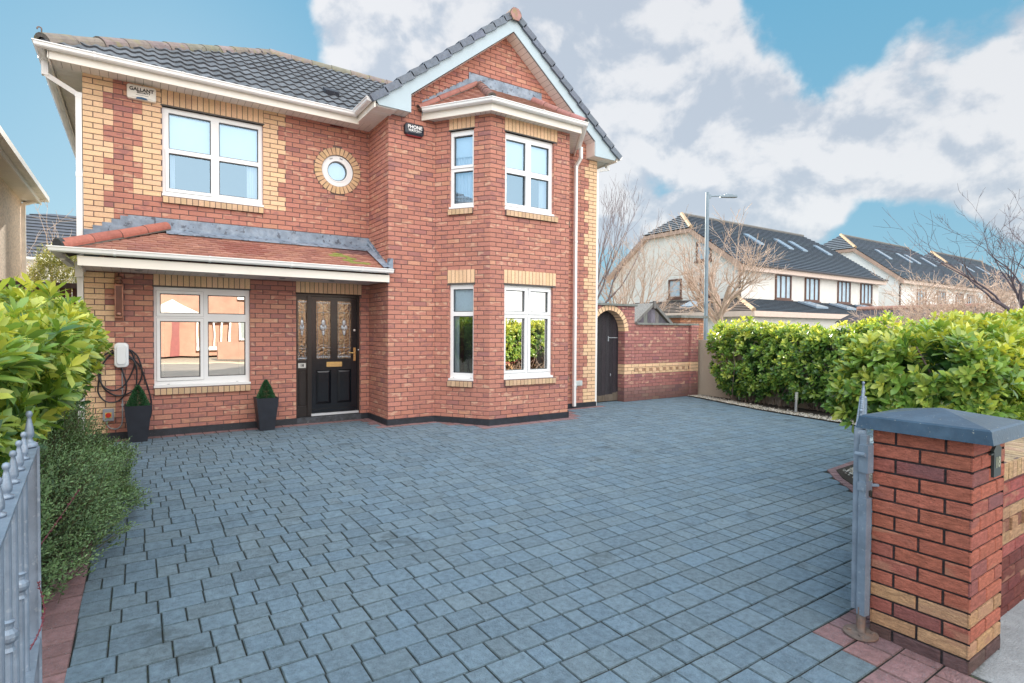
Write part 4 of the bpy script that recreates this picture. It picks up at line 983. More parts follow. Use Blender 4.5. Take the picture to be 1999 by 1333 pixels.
text('GALLANT', .066, (.668, -.0785, 4.893), RF, K, t, 'lettering', ext=.0015, bold=.0022, sx=.98); text('SECURITY', .034, (.690, -.0785, 4.853), RF, K, t, 'lettering', ext=.0015, bold=.0012, sx=1.05)
mb = MB(); mb.box((.60, -.0788, 4.818), (.75, -.076, 4.822)); mb.build('slot', K, t)
t = thing('alarm_box', (4.40, DG, 4.83), 'dark navy alarm box with white capital lettering left of the upper bay window', 'alarm box')
mb = MB(); rbox(mb, (4.40, DG, 4.838), .335, .185, .06, .045, .012); mb.build('box_cover', mat('alarm_cover_navy', (.012, .02, .035), .3, var=.05), t)
mb = MB(); rbox(mb, (4.40, DG, 4.812), .30, .17, .045, .045, .0); mb.build('red_lens', ink('red_lens', (.25, .015, .02)), t)
Wk = ink('white_lettering', (.85, .85, .85))
text('PHONE', .078, (4.40, DG-.074, 4.868), RF, Wk, t, 'lettering', ext=.0012, bold=.0018, sx=.98); text('WATCH', .052, (4.380, DG-.074, 4.812), RF, Wk, t, 'lettering', ext=.0012, bold=.0010, sx=.98)
mb = MB()
for i, h in enumerate((.008, .016, .024)): mb.box((4.488+i*.009, DG-.0755, 4.812-h/2), (4.492+i*.009, DG-.072, 4.812+h/2))
mb.box((4.475, DG-.0755, 4.809), (4.486, DG-.072, 4.815)); mb.build('sound_mark', Wk, t)

t = thing('car_charger', (.41, 0, 1.0), 'white wall mounted car charger with looped black cable above the left planter', 'charger')
mb = MB(); rbox(mb, (.412, 0, 1.18), .168, .345, .10, .052, .014, bev=.022); mb.build('charger_body', WHITEP, t, smooth=False)
mb = MB()
def spline(P, n=10):
    P = [Vector(p) for p in P]; out = []
    for i in range(len(P)-1):
        p0, p1, p2, p3 = P[max(i-1, 0)], P[i], P[i+1], P[min(i+2, len(P)-1)]
        for k in range(n):
            t_ = k/n; out.append(.5*((2*p1)+(p2-p0)*t_+(2*p0-5*p1+4*p2-p3)*t_*t_+(3*p1-p0-3*p2+p3)*t_**3))
    out.append(P[-1]); return out
ZA = lambda a, b, y=-.045: V3(.412+(a-435)*.00105, y, 1.18-(b-297)*.00128)     # points read off the wall
mb.tube(spline([ZA(345, 240), ZA(250, 300), ZA(190, 400), ZA(185, 500, -.06), ZA(230, 620, -.07), ZA(320, 675, -.07), ZA(420, 660, -.06), ZA(500, 580, -.05), ZA(560, 460), ZA(580, 370), ZA(545, 270), ZA(505, 240)]), .0105, 7)
mb.tube(spline([ZA(350, 255, -.06), ZA(270, 340, -.06), ZA(215, 450, -.07), ZA(185, 600, -.05), ZA(185, 700, -.05), ZA(240, 780, -.05), ZA(320, 810, -.05), ZA(410, 790, -.05), ZA(470, 720, -.05), ZA(485, 620, -.05), ZA(460, 520, -.05), ZA(432, 435, -.05)]), .0105, 7)
mb.tube(spline([ZA(350, 270, -.03), ZA(240, 380, -.03), ZA(205, 520, -.03), ZA(240, 650, -.03), ZA(350, 730, -.03), ZA(460, 735, -.03), ZA(560, 690, -.03), ZA(640, 590, -.03), ZA(660, 470, -.03), ZA(620, 330, -.03), ZA(560, 260, -.03), ZA(505, 235, -.03)]), .0105, 7)
mb.tube(spline([ZA(505, 315), ZA(590, 370), ZA(655, 460), ZA(700, 590), ZA(750, 750), ZA(765, 850), ZA(755, 980, -.03), ZA(700, 1080, -.03)]), .011, 7)
mb.tube(spline([ZA(505, 300, -.06), ZA(560, 350, -.06), ZA(600, 450, -.06), ZA(598, 620, -.05), ZA(590, 760, -.05), ZA(560, 880, -.04)]), .0105, 7)
mb.build('charging_cable', CABLE, t)
mb = MB(); mb.tube([ZA(497, 312, -.05), ZA(560, 345, -.05)], .019, 10); mb.build('plug', CABLE, t)
mb = MB(); mb.tube(spline([ZA(440, 440, -.012), ZA(440, 900, -.012), ZA(435, 1040, -.012), ZA(400, 1095, -.012), ZA(350, 1105, -.012), ZA(290, 1080, -.012), ZA(262, 1020, -.012)]), .008, 6)
for b in (660, 835): mb.box(tuple(ZA(425, b, -.022)), tuple(ZA(455, b+18, 0)), (.1, .1, .1))
mb.build('conduit', mat('grey_conduit', (.33, .36, .40), .4), t)
t = thing('isolator_switch', (.26, 0, .25), 'grey isolator switch box with red rotary knob low on the wall', 'switch box')
mb = MB(); rbox(mb, (.258, 0, .352), .128, .17, .06, .008, bev=.006); 
for sx in (-1, 1):
    for sz in (-1, 1): mb.lathe([(.006, 0), (.006, .003), (.001, .003)], (.258+sx*.052, -.06, .352+sz*.073), N_, 8, (.3, .3, .3))
mb.build('box_cover', mat('switch_grey', (.28, .31, .36), .4, var=.05), t)
mb = MB(); mb.box((.222, -.064, .315), (.294, -.059, .387)); mb.build('knob_plate', ink('yellow_plate', (.72, .48, .08)), t)
mb = MB(); mb.lathe([(.033, 0), (.031, .012), (.001, .012)], (.258, -.064, .351), N_, 20); mb.box((.250, -.092, .320), (.266, -.074, .382)); mb.build('rotary_knob', ink('red_knob', (.55, .03, .02)), t)
t = thing('wall_lantern', (.385, 0, 1.7), 'tall narrow copper wall lantern with dark glass under the porch', 'wall light')
mb = MB(); mb.box((.345, -.03, 1.70), (.432, 0, 2.22)); mb.box((.338, -.11, 1.695), (.438, -.0, 1.72)); mb.box((.338, -.11, 2.14), (.438, -.0, 2.16)); mb.box((.34, -.11, 1.72), (.352, -.098, 2.14)); mb.box((.424, -.11, 1.72), (.436, -.098, 2.14)); mb.build('lantern_frame', COPPER, t)
mb = MB(); mb.box((.352, -.104, 1.72), (.424, -.032, 2.14)); mb.build('lantern_glass', mat('brown_glass', (.10, .03, .025), .12, var=.3), t)
mb = MB(); mb.lathe([(.001, .155), (.012, .15), (.012, .125), (.045, .11), (.05, .085), (.03, .07), (.045, .05), (.05, .025), (.03, .0)], (.388, -.06, 2.16), (0, 0, 1), 16); mb.build('lantern_cap', COPPER, t, smooth=True)
mb = MB(); mb.lathe([(.028, 0), (.026, .012), (.001, .018)], (.388, -.105, 1.745), N_, 16); mb.build('lantern_boss', COPPER, t)
t = thing('meter_vent', (7.99, DG, .45), 'small pale vent box low beside the bay downpipe', 'vent')
mb = MB(); rbox(mb, (7.985, DG, .50), .17, .10, .05, .006, bev=.005); mb.build('vent_box', mat('vent_plastic', (.50, .55, .55), .5), t)
mb = MB(); mb.tube([(7.93, DG-.03, .45), (7.93, DG-.03, .40), (7.93, DG, .40)], .012, 8); mb.build('vent_pipe', mat('grey_conduit'), t)

# planters with clipped conifers
def planter():
    t = thing('planter', (0, 0, 0), '', 'planter', 'tapered planters by the front wall')
    mb = MB(); a, b, h, w = .105, .158, .50, .018
    for (r0, z0, r1, z1) in ((a, 0, b, h), ):
        for k in range(4):
            ang = [(-1, -1), (1, -1), (1, 1), (-1, 1)]; p, q_ = ang[k], ang[(k+1) % 4]
            mb.quad([(p[0]*r0, p[1]*r0, z0), (q_[0]*r0, q_[1]*r0, z0), (q_[0]*r1, q_[1]*r1, z1), (p[0]*r1, p[1]*r1, z1)])
            mb.quad([(p[0]*r1, p[1]*r1, z1), (q_[0]*r1, q_[1]*r1, z1), (q_[0]*(r1-w), q_[1]*(r1-w), z1), (p[0]*(r1-w), p[1]*(r1-w), z1)])
            mb.quad([(p[0]*(r1-w), p[1]*(r1-w), z1), (q_[0]*(r1-w), q_[1]*(r1-w), z1), (q_[0]*(r1-w-.01), q_[1]*(r1-w-.01), z1-.08), (p[0]*(r1-w-.01), p[1]*(r1-w-.01), z1-.08)])
    mb.quad([(-a, -a, 0), (a, -a, 0), (a, a, 0), (-a, a, 0)]); mb.build('pot', POT, t)
    mb = MB(); mb.quad([(-b+.02, -b+.02, h-.05), (b-.02, -b+.02, h-.05), (b-.02, b-.02, h-.05), (-b+.02, b-.02, h-.05)]); mb.build('compost', SOIL, t)
    mb = MB(); g2 = (.045, .15, .07)
    for i in range(6500):
        z = random.random()**1.35; rr = .14*(1-z)**.7*(1 if z > .06 else .8)*random.uniform(.55, 1.06); an = random.uniform(0, 2*math.pi)
        o = V3(rr*math.cos(an), rr*math.sin(an), h-.05+z*.31); d = V3(math.cos(an), math.sin(an), random.uniform(.3, 1.6)).normalized()*random.uniform(.012, .024); s = d.cross(V3(random.uniform(-1, 1), random.uniform(-1, 1), random.uniform(-1, 1))).normalized()*.0045
        mb.quad([o, o+d*.5+s, o+d, o+d*.5-s], jit(g2, .5))
    mb.build('conifer_foliage', SMALLLEAF, t); mb = MB(); mb.tube([(0, 0, h-.06), (0, 0, h+.06)], [.010, .004], 6); mb.build('stem', BARK, t)
    return t
p1 = planter(); p1.location = (.60, -.30, .0); p1['label'] = 'black planter with small cone conifer below the car charger'
p2 = copy_tree(p1); p2.location = (2.245, -.27, .0); p2['label'] = 'black planter with small cone conifer just left of the front door'

# ------------------------------------------------------------------ side gate wall
garden_wall = thing('garden_wall', (10.1, -.75, 0), 'red brick garden wall with arched gateway and yellow dentil band', 'wall')
GY = -.75; AC = (9.005, 1.545); AR = .455; wall = MB()
def arch_hole(z):
    if z < AC[1]: return [(AC[0]-AR, AC[0]+AR)]
    r = AR+.02
    return [(AC[0]-math.sqrt(r*r-(z-AC[1])**2), AC[0]+math.sqrt(r*r-(z-AC[1])**2))] if z-AC[1] < r else []
def arch_nob(z):
    r = AR+.112
    return [(AC[0]-math.sqrt(r*r-(z-AC[1])**2), AC[0]+math.sqrt(r*r-(z-AC[1])**2))] if AC[1] < z < AC[1]+r else []
def wcol(a, b, z, k):
    if .575 < z < .80:
        return yel_brick()
    c = red_brick(); c = (c[0]*.82, c[1]*.80, c[2]*.95, c[3])
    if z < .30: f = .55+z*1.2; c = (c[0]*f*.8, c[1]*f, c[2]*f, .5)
    return c
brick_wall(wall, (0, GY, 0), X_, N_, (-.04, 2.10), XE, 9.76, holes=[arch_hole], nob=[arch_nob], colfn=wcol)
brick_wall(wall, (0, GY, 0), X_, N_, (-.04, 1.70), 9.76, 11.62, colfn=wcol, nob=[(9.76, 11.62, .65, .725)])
for i in range(int(1.8/.1125)):
    a = 9.78+i*.1125; wall.box((a, GY-(.018 if i % 2 else -.004), .655), (a+.1, GY+.02, .72), yel_brick() if i % 2 else jit((.4, .24, .15), .1))
brick_wall(wall, (9.46, GY, 0), (0, 1, 0), (-1, 0, 0), (-.04, 1.545), 0, .24, colfn=wcol)
for i in range(17):     # arch ring and its soffit
    a = math.pi*i/17+.015; b = math.pi*(i+1)/17-.015; c = yel_brick(); p = lambda r, t_, y: V3(AC[0]+r*math.cos(t_), y, AC[1]+r*math.sin(t_))
    q8 = [p(AR, a, GY-.004), p(AR, b, GY-.004), p(AR+.108, b, GY-.004), p(AR+.108, a, GY-.004), p(AR, a, GY+.24), p(AR, b, GY+.24)]
    wall.quad(q8[:4], c); wall.quad([q8[0], q8[1], q8[5], q8[4]], c); wall.quad([p(AR+.108, a, GY-.004), p(AR+.108, b, GY-.004), p(AR+.108, b, GY+.01), p(AR+.108, a, GY+.01)], c)
ring(wall, AC, AR+.001, AR+.112, GY+.005, GY+.24, n=40, col=MORT, a0=0, a1=math.pi)
wall.box((9.60, GY+.012, -.04), (9.76, GY+.24, 2.09), (.3, .12, .1, .5)); wall.box((9.76, GY+.012, -.04), (11.62, GY+.22, 1.70), (.3, .12, .1, .5)); wall.box((8.47, GY+.012, 2.10-.03), (9.76, GY+.24, 2.10), MORT)
brick_wall(wall, (9.76, GY, 0), (0, 1, 0), (1, 0, 0), (1.70, 2.10), 0, .24, colfn=wcol)
# end pier
brick_wall(wall, (0, GY-.06, 0), X_, N_, (-.04, 1.70), 11.62, 11.88, colfn=wcol); brick_wall(wall, (11.62, GY, 0), (0, -1, 0), (-1, 0, 0), (-.04, 1.70), 0, .06, colfn=wcol)
wall.box((11.63, GY-.045, -.04), (11.87, GY+.2, 1.69), (.3, .12, .1, .5))
wall.build('wall', BRICK, garden_wall)
mb = MB(); mb.box((8.47, GY-.05, 2.10), (9.80, GY+.27, 2.145)); mb.box((9.80, GY-.05, 1.70), (11.92, GY+.25, 1.745)); mb.build('coping', COPING, garden_wall)
t = thing('side_gate', (9.0, GY+.24, 0), 'dark stained arched plank gate weathered at the foot', 'gate')
mb = MB(); x = 8.53
while x < 9.47:
    x2 = min(x+.11, 9.47); zz = 0
    f = lambda xx: AC[1]+math.sqrt(max(0, (AR+.02)**2-(min(max(xx, AC[0]-AR-.019), AC[0]+AR+.019)-AC[0])**2))
    c = jit((.028, .024, .030), .25); lo = .14+random.random()*.08
    mb.prism([(x+.002, GY+.20, lo), (x2-.002, GY+.20, lo), (x2-.002, GY+.20, f(x2)), ((x+x2)/2, GY+.20, f((x+x2)/2)), (x+.002, GY+.20, f(x))], (0, .03, 0), c)
    mb.prism([(x+.002, GY+.20, .02), (x2-.002, GY+.20, .02), (x2-.002, GY+.20, lo), (x+.002, GY+.20, lo)], (0, .03, 0), jit((.16, .125, .10), .2)); x = x2
mb.box((8.5, GY+.232, .0), (9.5, GY+.25, 2.0), (.02, .02, .02)); mb.build('planks', TIMBER, t)
mb = MB(); mb.box((9.14, GY+.185, 1.40), (9.42, GY+.2, 1.415)); mb.box((9.14, GY+.18, 1.33), (9.16, GY+.2, 1.44)); mb.tube([(9.2, GY+.17, .62), (9.2, GY+.16, .6), (9.2, GY+.17, .57)], .01, 6); mb.build('latch', mat('grey_conduit'), t)

# pebbledash side boundary wall, rear pier, shed
mb = MB(); mb.box((12.0, -8.0, -.15), (12.2, -.55, 1.35)); tag(mb.build('boundary_wall', PEBBLE), 'beige pebbledash boundary wall behind the far hedge', 'wall')
t = thing('brick_pier', (13.6, .9, 0), 'square orange brick pier with grey cap beyond the garden wall', 'pier')
mb = MB(); brick_wall(mb, (0, .7, 0), X_, N_, (0, 1.93), 13.05, 14.05, colfn=lambda *a: jit((.40, .19, .11), .15)); brick_wall(mb, (13.05, .7, 0), (0, 1, 0), (-1, 0, 0), (0, 1.93), 0, .45, colfn=lambda *a: jit((.40, .19, .11), .15)); mb.box((13.07, .72, 0), (14.04, 1.15, 1.92), (.3, .15, .1, .5)); mb.build('pier', BRICK, t)
mb = MB(); mb.box((12.95, .6, 1.93), (14.15, 1.25, 2.0)); mb.build('pier_cap', COPING, t)
t = thing('garden_shed', (12.1, .9, 0), 'weathered grey wooden shed gable peeping over the garden wall', 'shed')
mb = MB()
for i in range(9):
    x0 = 11.42+i*.144; h = lambda xx: 2.20-abs(xx-12.05)*.74; mb.prism([(x0, .8, 0), (x0+.14, .8, 0), (x0+.14, .8, h(x0+.14)), (x0+.07, .8, h(x0+.07)), (x0, .8, h(x0))], (0, .03, 0), jit((.11, .115, .125), .35))
mb.build('wall', mat('shed_boards', vc=True, rough=.85, var=.4, vs=8, bump=.4, bs=30, stretch=(4, 4, .6)), t)
mb = MB()
for s in (-1, 1): 
    mb.prism([(12.05, .74, 2.33), (12.05, .74, 2.24), (12.05+s*.78, .74, 1.66), (12.05+s*.80, .74, 1.74)], (0, .03, 0), (.16, .165, .165, 0)); mb.prism([(12.05, .76, 2.31), (12.05, .76, 2.28), (12.05+s*.80, .76, 1.70), (12.05+s*.82, .76, 1.73)], (0, 2.2, 0), (.12, .13, .14, 0))
mb.box((12.01, .715, 2.16), (12.09, .77, 2.36), (.15, .15, .15)); mb.build('roof', mat('shed_boards'), t)

# ------------------------------------------------------------------ gate pillar and front wall
pil = thing('gate_pillar', (4.17, -8.345, -.12), 'red brick gate pillar with dark blue cap and house number', 'pillar')
mb = MB(); px0, px1, pyf, pyb, pz0 = 3.95, 4.392, -8.565, -8.12, -.125
def pcolr(a, b, z, k):
    c = (-z)  # unused
    i = int((1.03-z)/.0765)
    if i in (11, 13): return (*jit((.56, .335, .19), .14)[:3], .9)
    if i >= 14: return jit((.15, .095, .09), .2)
    r = random.random(); return jit((.50, .165, .11) if r < .6 else ((.44, .15, .115) if r < .85 else (.33, .125, .115)), .08)
z0p = 1.033-15*.0765-.0001
for (O, u, n, L) in (((px0, pyb, 0), (0, -1, 0), (-1, 0, 0), .445), ((px0, pyf, 0), X_, N_, .442), ((px1, pyf, 0), Y_, (1, 0, 0), .445), ((px1, pyb, 0), (-1, 0, 0), (0, 1, 0), .442)):
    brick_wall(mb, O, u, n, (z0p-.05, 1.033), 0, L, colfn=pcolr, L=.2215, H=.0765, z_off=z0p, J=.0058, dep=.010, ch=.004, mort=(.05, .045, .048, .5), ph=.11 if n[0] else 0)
mb.build('pillar', PILLARB, pil)
mb = MB(); a0, a1, b0, b1 = 3.895, 4.445, -8.655, -8.055; zc = 1.034
lo = [V3(a0, b0, zc), V3(a1, b0, zc), V3(a1, b1, zc), V3(a0, b1, zc)]; m1 = [V3(p.x+(.012 if p.x < 4.1 else -.012), p.y+(.012 if p.y < -8.3 else -.012), zc+.062) for p in lo]; ap = V3(4.17, -8.355, 1.158)
m0 = [V3(p.x, p.y, zc+.006) for p in lo]
mb.quad(lo)
for k in range(4):
    j = (k+1) % 4; mb.quad([lo[k], lo[j], m1[j], m1[k]])
    mb.quad([m1[k], m1[j], m1[j].lerp(ap, .03)+V3(0, 0, .006), m1[k].lerp(ap, .03)+V3(0, 0, .006)]); mb.quad([m1[k].lerp(ap, .03)+V3(0, 0, .006), m1[j].lerp(ap, .03)+V3(0, 0, .006), ap])
mb.build('pillar_cap', CAPST, pil)
mb = MB(); P = lambda x, z: (x, pyf, z)
mb.prism([P(4.185, .83), P(4.285, .83), P(4.285, .96), P(4.297, .965), P(4.235, 1.005), P(4.173, .965), P(4.185, .96)], (0, -.014, 0)); mb.tube([(4.235, pyf-.005, 1.0), (4.235, pyf-.005, 1.022)], .006, 6); mb.box((4.15, pyf-.012, .945), (4.185, pyf, .953)); mb.build('number_plaque', mat('plaque_iron', (.03, .045, .045), .4, var=.2), pil)
text('18', .075, (4.235, pyf-.0155, .90), RF, ink('plaque_figures', (.30, .32, .24)), pil, 'lettering', bold=.002)

fw = thing('front_wall', (7.5, -8.34, 0), 'low red brick front wall with yellow brick coping beyond the pillar', 'wall')
mb = MB()
def fwc(a, b, z, k):
    if .30 < z < .53: return (*jit((.50, .32, .19), .12)[:3], .5)
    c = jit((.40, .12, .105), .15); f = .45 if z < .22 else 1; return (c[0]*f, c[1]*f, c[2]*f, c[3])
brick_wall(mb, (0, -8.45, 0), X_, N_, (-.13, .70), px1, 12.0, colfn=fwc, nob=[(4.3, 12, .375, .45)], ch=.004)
brick_wall(mb, (12.0, -8.24, 0), (-1, 0, 0), (0, 1, 0), (-.13, .70), 0, 7.6, colfn=fwc)
for i in range(66): mb.box((px1+.01+i*.1125, -8.45-(.008 if i % 2 else -.004), .378), (px1+.11+i*.1125, -8.42, .447), jit((.46, .27, .16) if i % 2 else (.25, .12, .08), .12))
soldiers(mb, (0, -8.465, 0), X_, N_, px1, 12.0, .70, .80, proud=.0, step=.075, colf=lambda: (*jit((.60, .40, .24), .14)[:3], .5))
for i in range(101): a = px1+i*.075; mb.box((a+.004, -8.46, .705), (a+.071, -8.225, .802+random.uniform(-.003, .003)), (*jit((.50, .36, .23), .16)[:3], .5))
mb.box((px1, -8.455, .69), (12, -8.23, .79), MORT)
mb.build('wall', PILLARB, fw)

# ------------------------------------------------------------------ gates
FIN = [(a_*.72, b_*.66) for a_, b_ in [(.004, 0), (.021, .002), (.023, .012), (.012, .018), (.010, .022), (.017, .03), (.0185, .045), (.015, .07), (.0095, .105), (.007, .118), (.011, .122), (.0135, .133), (.010, .144), (.002, .148)]]
def make_gate(name, base, ang, L, H0, zb, label, tall=True, sp=.185, first=.30, hoff=0.):
    """gate from base point along heading ang (from +Y towards +X); the free end at the far side"""
    t = thing(name, base, label, 'gate'); B_ = Vector(base); d = V3(math.sin(ang), math.cos(ang), 0); s = V3(d.y, -d.x, 0)
    w = .05
    mb = MB()
    for z, h in ((H0, .011), (zb+.33, .011), (zb+.06, .011)): mb.obox(B_+s*(-w/2)+V3(0, 0, z-B_.z-h), d*L, s*w, V3(0, 0, h))
    mb.build('rails', GALV, t)
    for e in (0, L):
        mb = MB(); mb.obox(B_+d*(e-.006)+s*(-w/2)+V3(0, 0, zb-B_.z), d*.012, s*w, V3(0, 0, H0-zb+.004))
        for q_ in (-1, 1): mb.obox(B_+d*e+s*(q_*w/2-.004)+d*(-.022 if e else 0)+V3(0, 0, zb-B_.z), d*.022, s*.008, V3(0, 0, H0-zb))
        mb.build('stile', GALV, t)
    x = L-first; k = 0; bars = []
    while x > .06:
        for q_, x_ in enumerate((x,)):
            mb = MB(); o = B_+d*x_; o.z = 0
            mb.tube([o+V3(0, 0, zb+.06), o+V3(0, 0, H0-.01)], .0092, 10)
            if k % 2 == 1:
                zc_ = zb+.33+(H0-zb-.33)*.5; mb.lathe([(.009, -.045), (.017, -.04), (.012, -.03), (.012, -.02), (.022, -.01), (.024, 0), (.022, .01), (.012, .02), (.012, .03), (.017, .04), (.009, .045)], o+V3(0, 0, zc_), (0, 0, 1), 12)
            mb.build('bar', GALV, t, smooth=False)
        mb = MB(); mb.lathe(FIN, (o.x, o.y, H0), (0, 0, 1), 14); mb.build('finial', GALV, t, smooth=True)
        x -= sp; k += 1
    mb = MB(); o = B_+d*(L-.025); mb.lathe([(.024, 0), (.026, .012), (.016, .018), (.013, .02)]+[(r*1.15, z*1.25+.015) for r, z in FIN[4:]], (o.x, o.y, H0+.004), (0, 0, 1), 14); mb.build('finial', GALV, t, smooth=True)
    return t
lg = make_gate('driveway_gate', (.368, -8.45, -.05), -R(3.7), 1.70, 1.10, .03, 'open galvanised steel gate with ball finials at the left edge', first=.27)
rg = make_gate('driveway_gate', (3.905, -8.075, -.05), R(66.3), 1.75, 1.02, .03, 'open galvanised steel gate seen end on against the brick pillar', first=.15, sp=.13)
# hinge post of the right gate
t = thing('hinge_post', (3.885, -8.105, -.105), 'galvanised hinge post on a rusty round base plate beside the pillar', 'post')
mb = MB(); mb.lathe([(.085, 0), (.085, .008), (.03, .012), (.001, .012)], (3.885, -8.105, gz(-8.1)+.006), (0, 0, 1), 24)
for i in range(4): mb.lathe([(.012, 0), (.012, .012), (.001, .012)], (3.885+.055*math.cos(i*1.57+.5), -8.105+.055*math.sin(i*1.57+.5), gz(-8.1)+.012), (0, 0, 1), 6)
mb.build('base_plate', RUST, t)
mb = MB(); mb.tube([(3.885, -8.105, -.09), (3.885, -8.105, .06)], .022, 12); mb.build('pivot_pin', RUST, t)
mb = MB(); mb.obox(V3(3.860, -8.133, .02), V3(.044, -.006, 0), V3(.006, .044, 0), V3(0, 0, .64)); mb.obox(V3(3.868, -8.125, .66), V3(.034, 0, 0), V3(0, .034, 0), V3(0, 0, .34)); mb.build('post', GALV, t)
mb = MB(); mb.obox(V3(3.852, -8.140, .80), V3(.05, -.006, 0), V3(.006, .05, 0), V3(0, 0, .15)); mb.box((3.86, -8.13, .70), (3.93, -8.085, .745)); mb.tube([(3.845, -8.13, .90), (3.845, -8.08, .90)], .012, 8); mb.tube([(3.90, -8.10, .725), (3.955, -8.15, .725)], .009, 6); mb.build('hinge_bracket', GALV, t)

# bollard light
t = thing('bollard_light', (11.30, -3.57, .01), 'short brushed steel bollard light with louvred head in the gravel', 'garden light')
mb = MB(); mb.lathe([(.045, 0), (.045, .008), (.028, .01), (.028, .22)], (11.30, -3.57, .0), (.06, 0, 1), 16); mb.build('post', STEEL, t)
mb = MB(); mb.lathe([(.026, 0), (.026, .15)], (11.313, -3.57, .22), (.06, 0, 1), 16, (.8, .8, .7)); mb.build('lamp_glass', mat('frosted_glass', (.6, .6, .5), .4), t)
mb = MB()
for i in range(4): mb.lathe([(.027, 0), (.040, .002), (.040, .013), (.027, .016)], (11.313+i*.0022, -3.57, .225+i*.037), (.06, 0, 1), 18)
mb.lathe([(.036, 0), (.036, .012), (.001, .016)], (11.322, -3.57, .368), (.06, 0, 1), 18); mb.build('louvre', STEEL, t)

# ------------------------------------------------------------------ foliage
def unit(a): return a/np.maximum(np.linalg.norm(a, axis=-1, keepdims=True), 1e-9)
def leaf_mesh(name, O, Dr, Nm, L, W, C, m, parent, droop=.18, fold=.12):
    """many leaves in one mesh. O origins, Dr directions, Nm face normals"""
    n = len(O); Dr = unit(Dr); S = unit(np.cross(Dr, Nm)); Nn = np.cross(S, Dr); L = L[:, None]; W = W[:, None]
    st = [(0, 0, 0), (.36, 0, 0), (.36, -1, .80), (.36, 1, .80), (.76, 0, 0), (.76, -1, .92), (.76, 1, .92), (1, 0, 0)]
    V = np.empty((n, 8, 3))
    for k, (t, s, w) in enumerate(st):
        V[:, k] = O+Dr*L*t+S*W*(s*w*.5)+Nn*(L*(-droop*t*t))+Nn*(W*fold*abs(s)*w)
    pat = [(0, 3, 1), (0, 1, 2), (1, 3, 6, 4), (2, 1, 4, 5), (4, 6, 7), (5, 4, 7)]
    lp = np.array([i for f in pat for i in f]); tot = np.array([len(f) for f in pat]); 
    loops = (np.arange(n)[:, None]*8+lp[None]).ravel(); tots = np.tile(tot, n); starts = np.concatenate([[0], np.cumsum(tots)[:-1]])
    me = bpy.data.meshes.new(name); me.vertices.add(n*8); me.vertices.foreach_set('co', V.ravel())
    me.loops.add(len(loops)); me.loops.foreach_set('vertex_index', loops.astype(np.int32)); me.polygons.add(len(tots)); me.polygons.foreach_set('loop_start', starts.astype(np.int32)); me.polygons.foreach_set('loop_total', tots.astype(np.int32))
    me.update(calc_edges=True); ca = me.color_attributes.new('Col', 'FLOAT_COLOR', 'CORNER')
    cc = np.ones((n, 20, 4), dtype=np.float32); cc[:, :, :3] = C[:, None, :]; cc[:, [0, 1, 2, 3, 4, 5], :3] *= 1.0
    ca.data.foreach_set('color', cc.ravel()); me.materials.append(m); me.shade_smooth(); me.validate()
    o = bpy.data.objects.new(name, me); COL.objects.link(o)
    if parent is not None: attach(o, parent)
    return o
def vnoise(P, s, seed=0): return np.array([noise.noise(Vector((p[0]*s+seed, p[1]*s, p[2]*s))) for p in P])
def box_shell(n, lo, hi, r, amp, faces, topf=None):
    """points and normals on a lumpy rounded box"""
    lo = np.array(lo, float); hi = np.array(hi, float); ext = hi-lo
    area = {'x-': ext[1]*ext[2], 'x+': ext[1]*ext[2], 'y-': ext[0]*ext[2], 'y+': ext[0]*ext[2], 'z+': ext[0]*ext[1], 'z-': ext[0]*ext[1]}
    fs = list(faces); pr_ = np.array([area[f] for f in fs]); pr_ = pr_/pr_.sum(); pick = rng.choice(len(fs), n, p=pr_)
    q = lo+rng.random((n, 3))*ext
    for i, f in enumerate(fs):
        ax = 'xyz'.index(f[0]); q[pick == i, ax] = (hi if f[1] == '+' else lo)[ax]
    c = np.clip(q, lo+r, hi-r); nr = unit(q-c); P = c+nr*r
    P = P+nr*(vnoise(P, 1.6, 3)[:, None]*amp+vnoise(P, 4, 9)[:, None]*amp*.5)
    if topf is not None: P[:, 2] += topf(P[:, 0], P[:, 1])*np.clip((P[:, 2]-lo[2])/ext[2], 0, 1)
    return P, nr
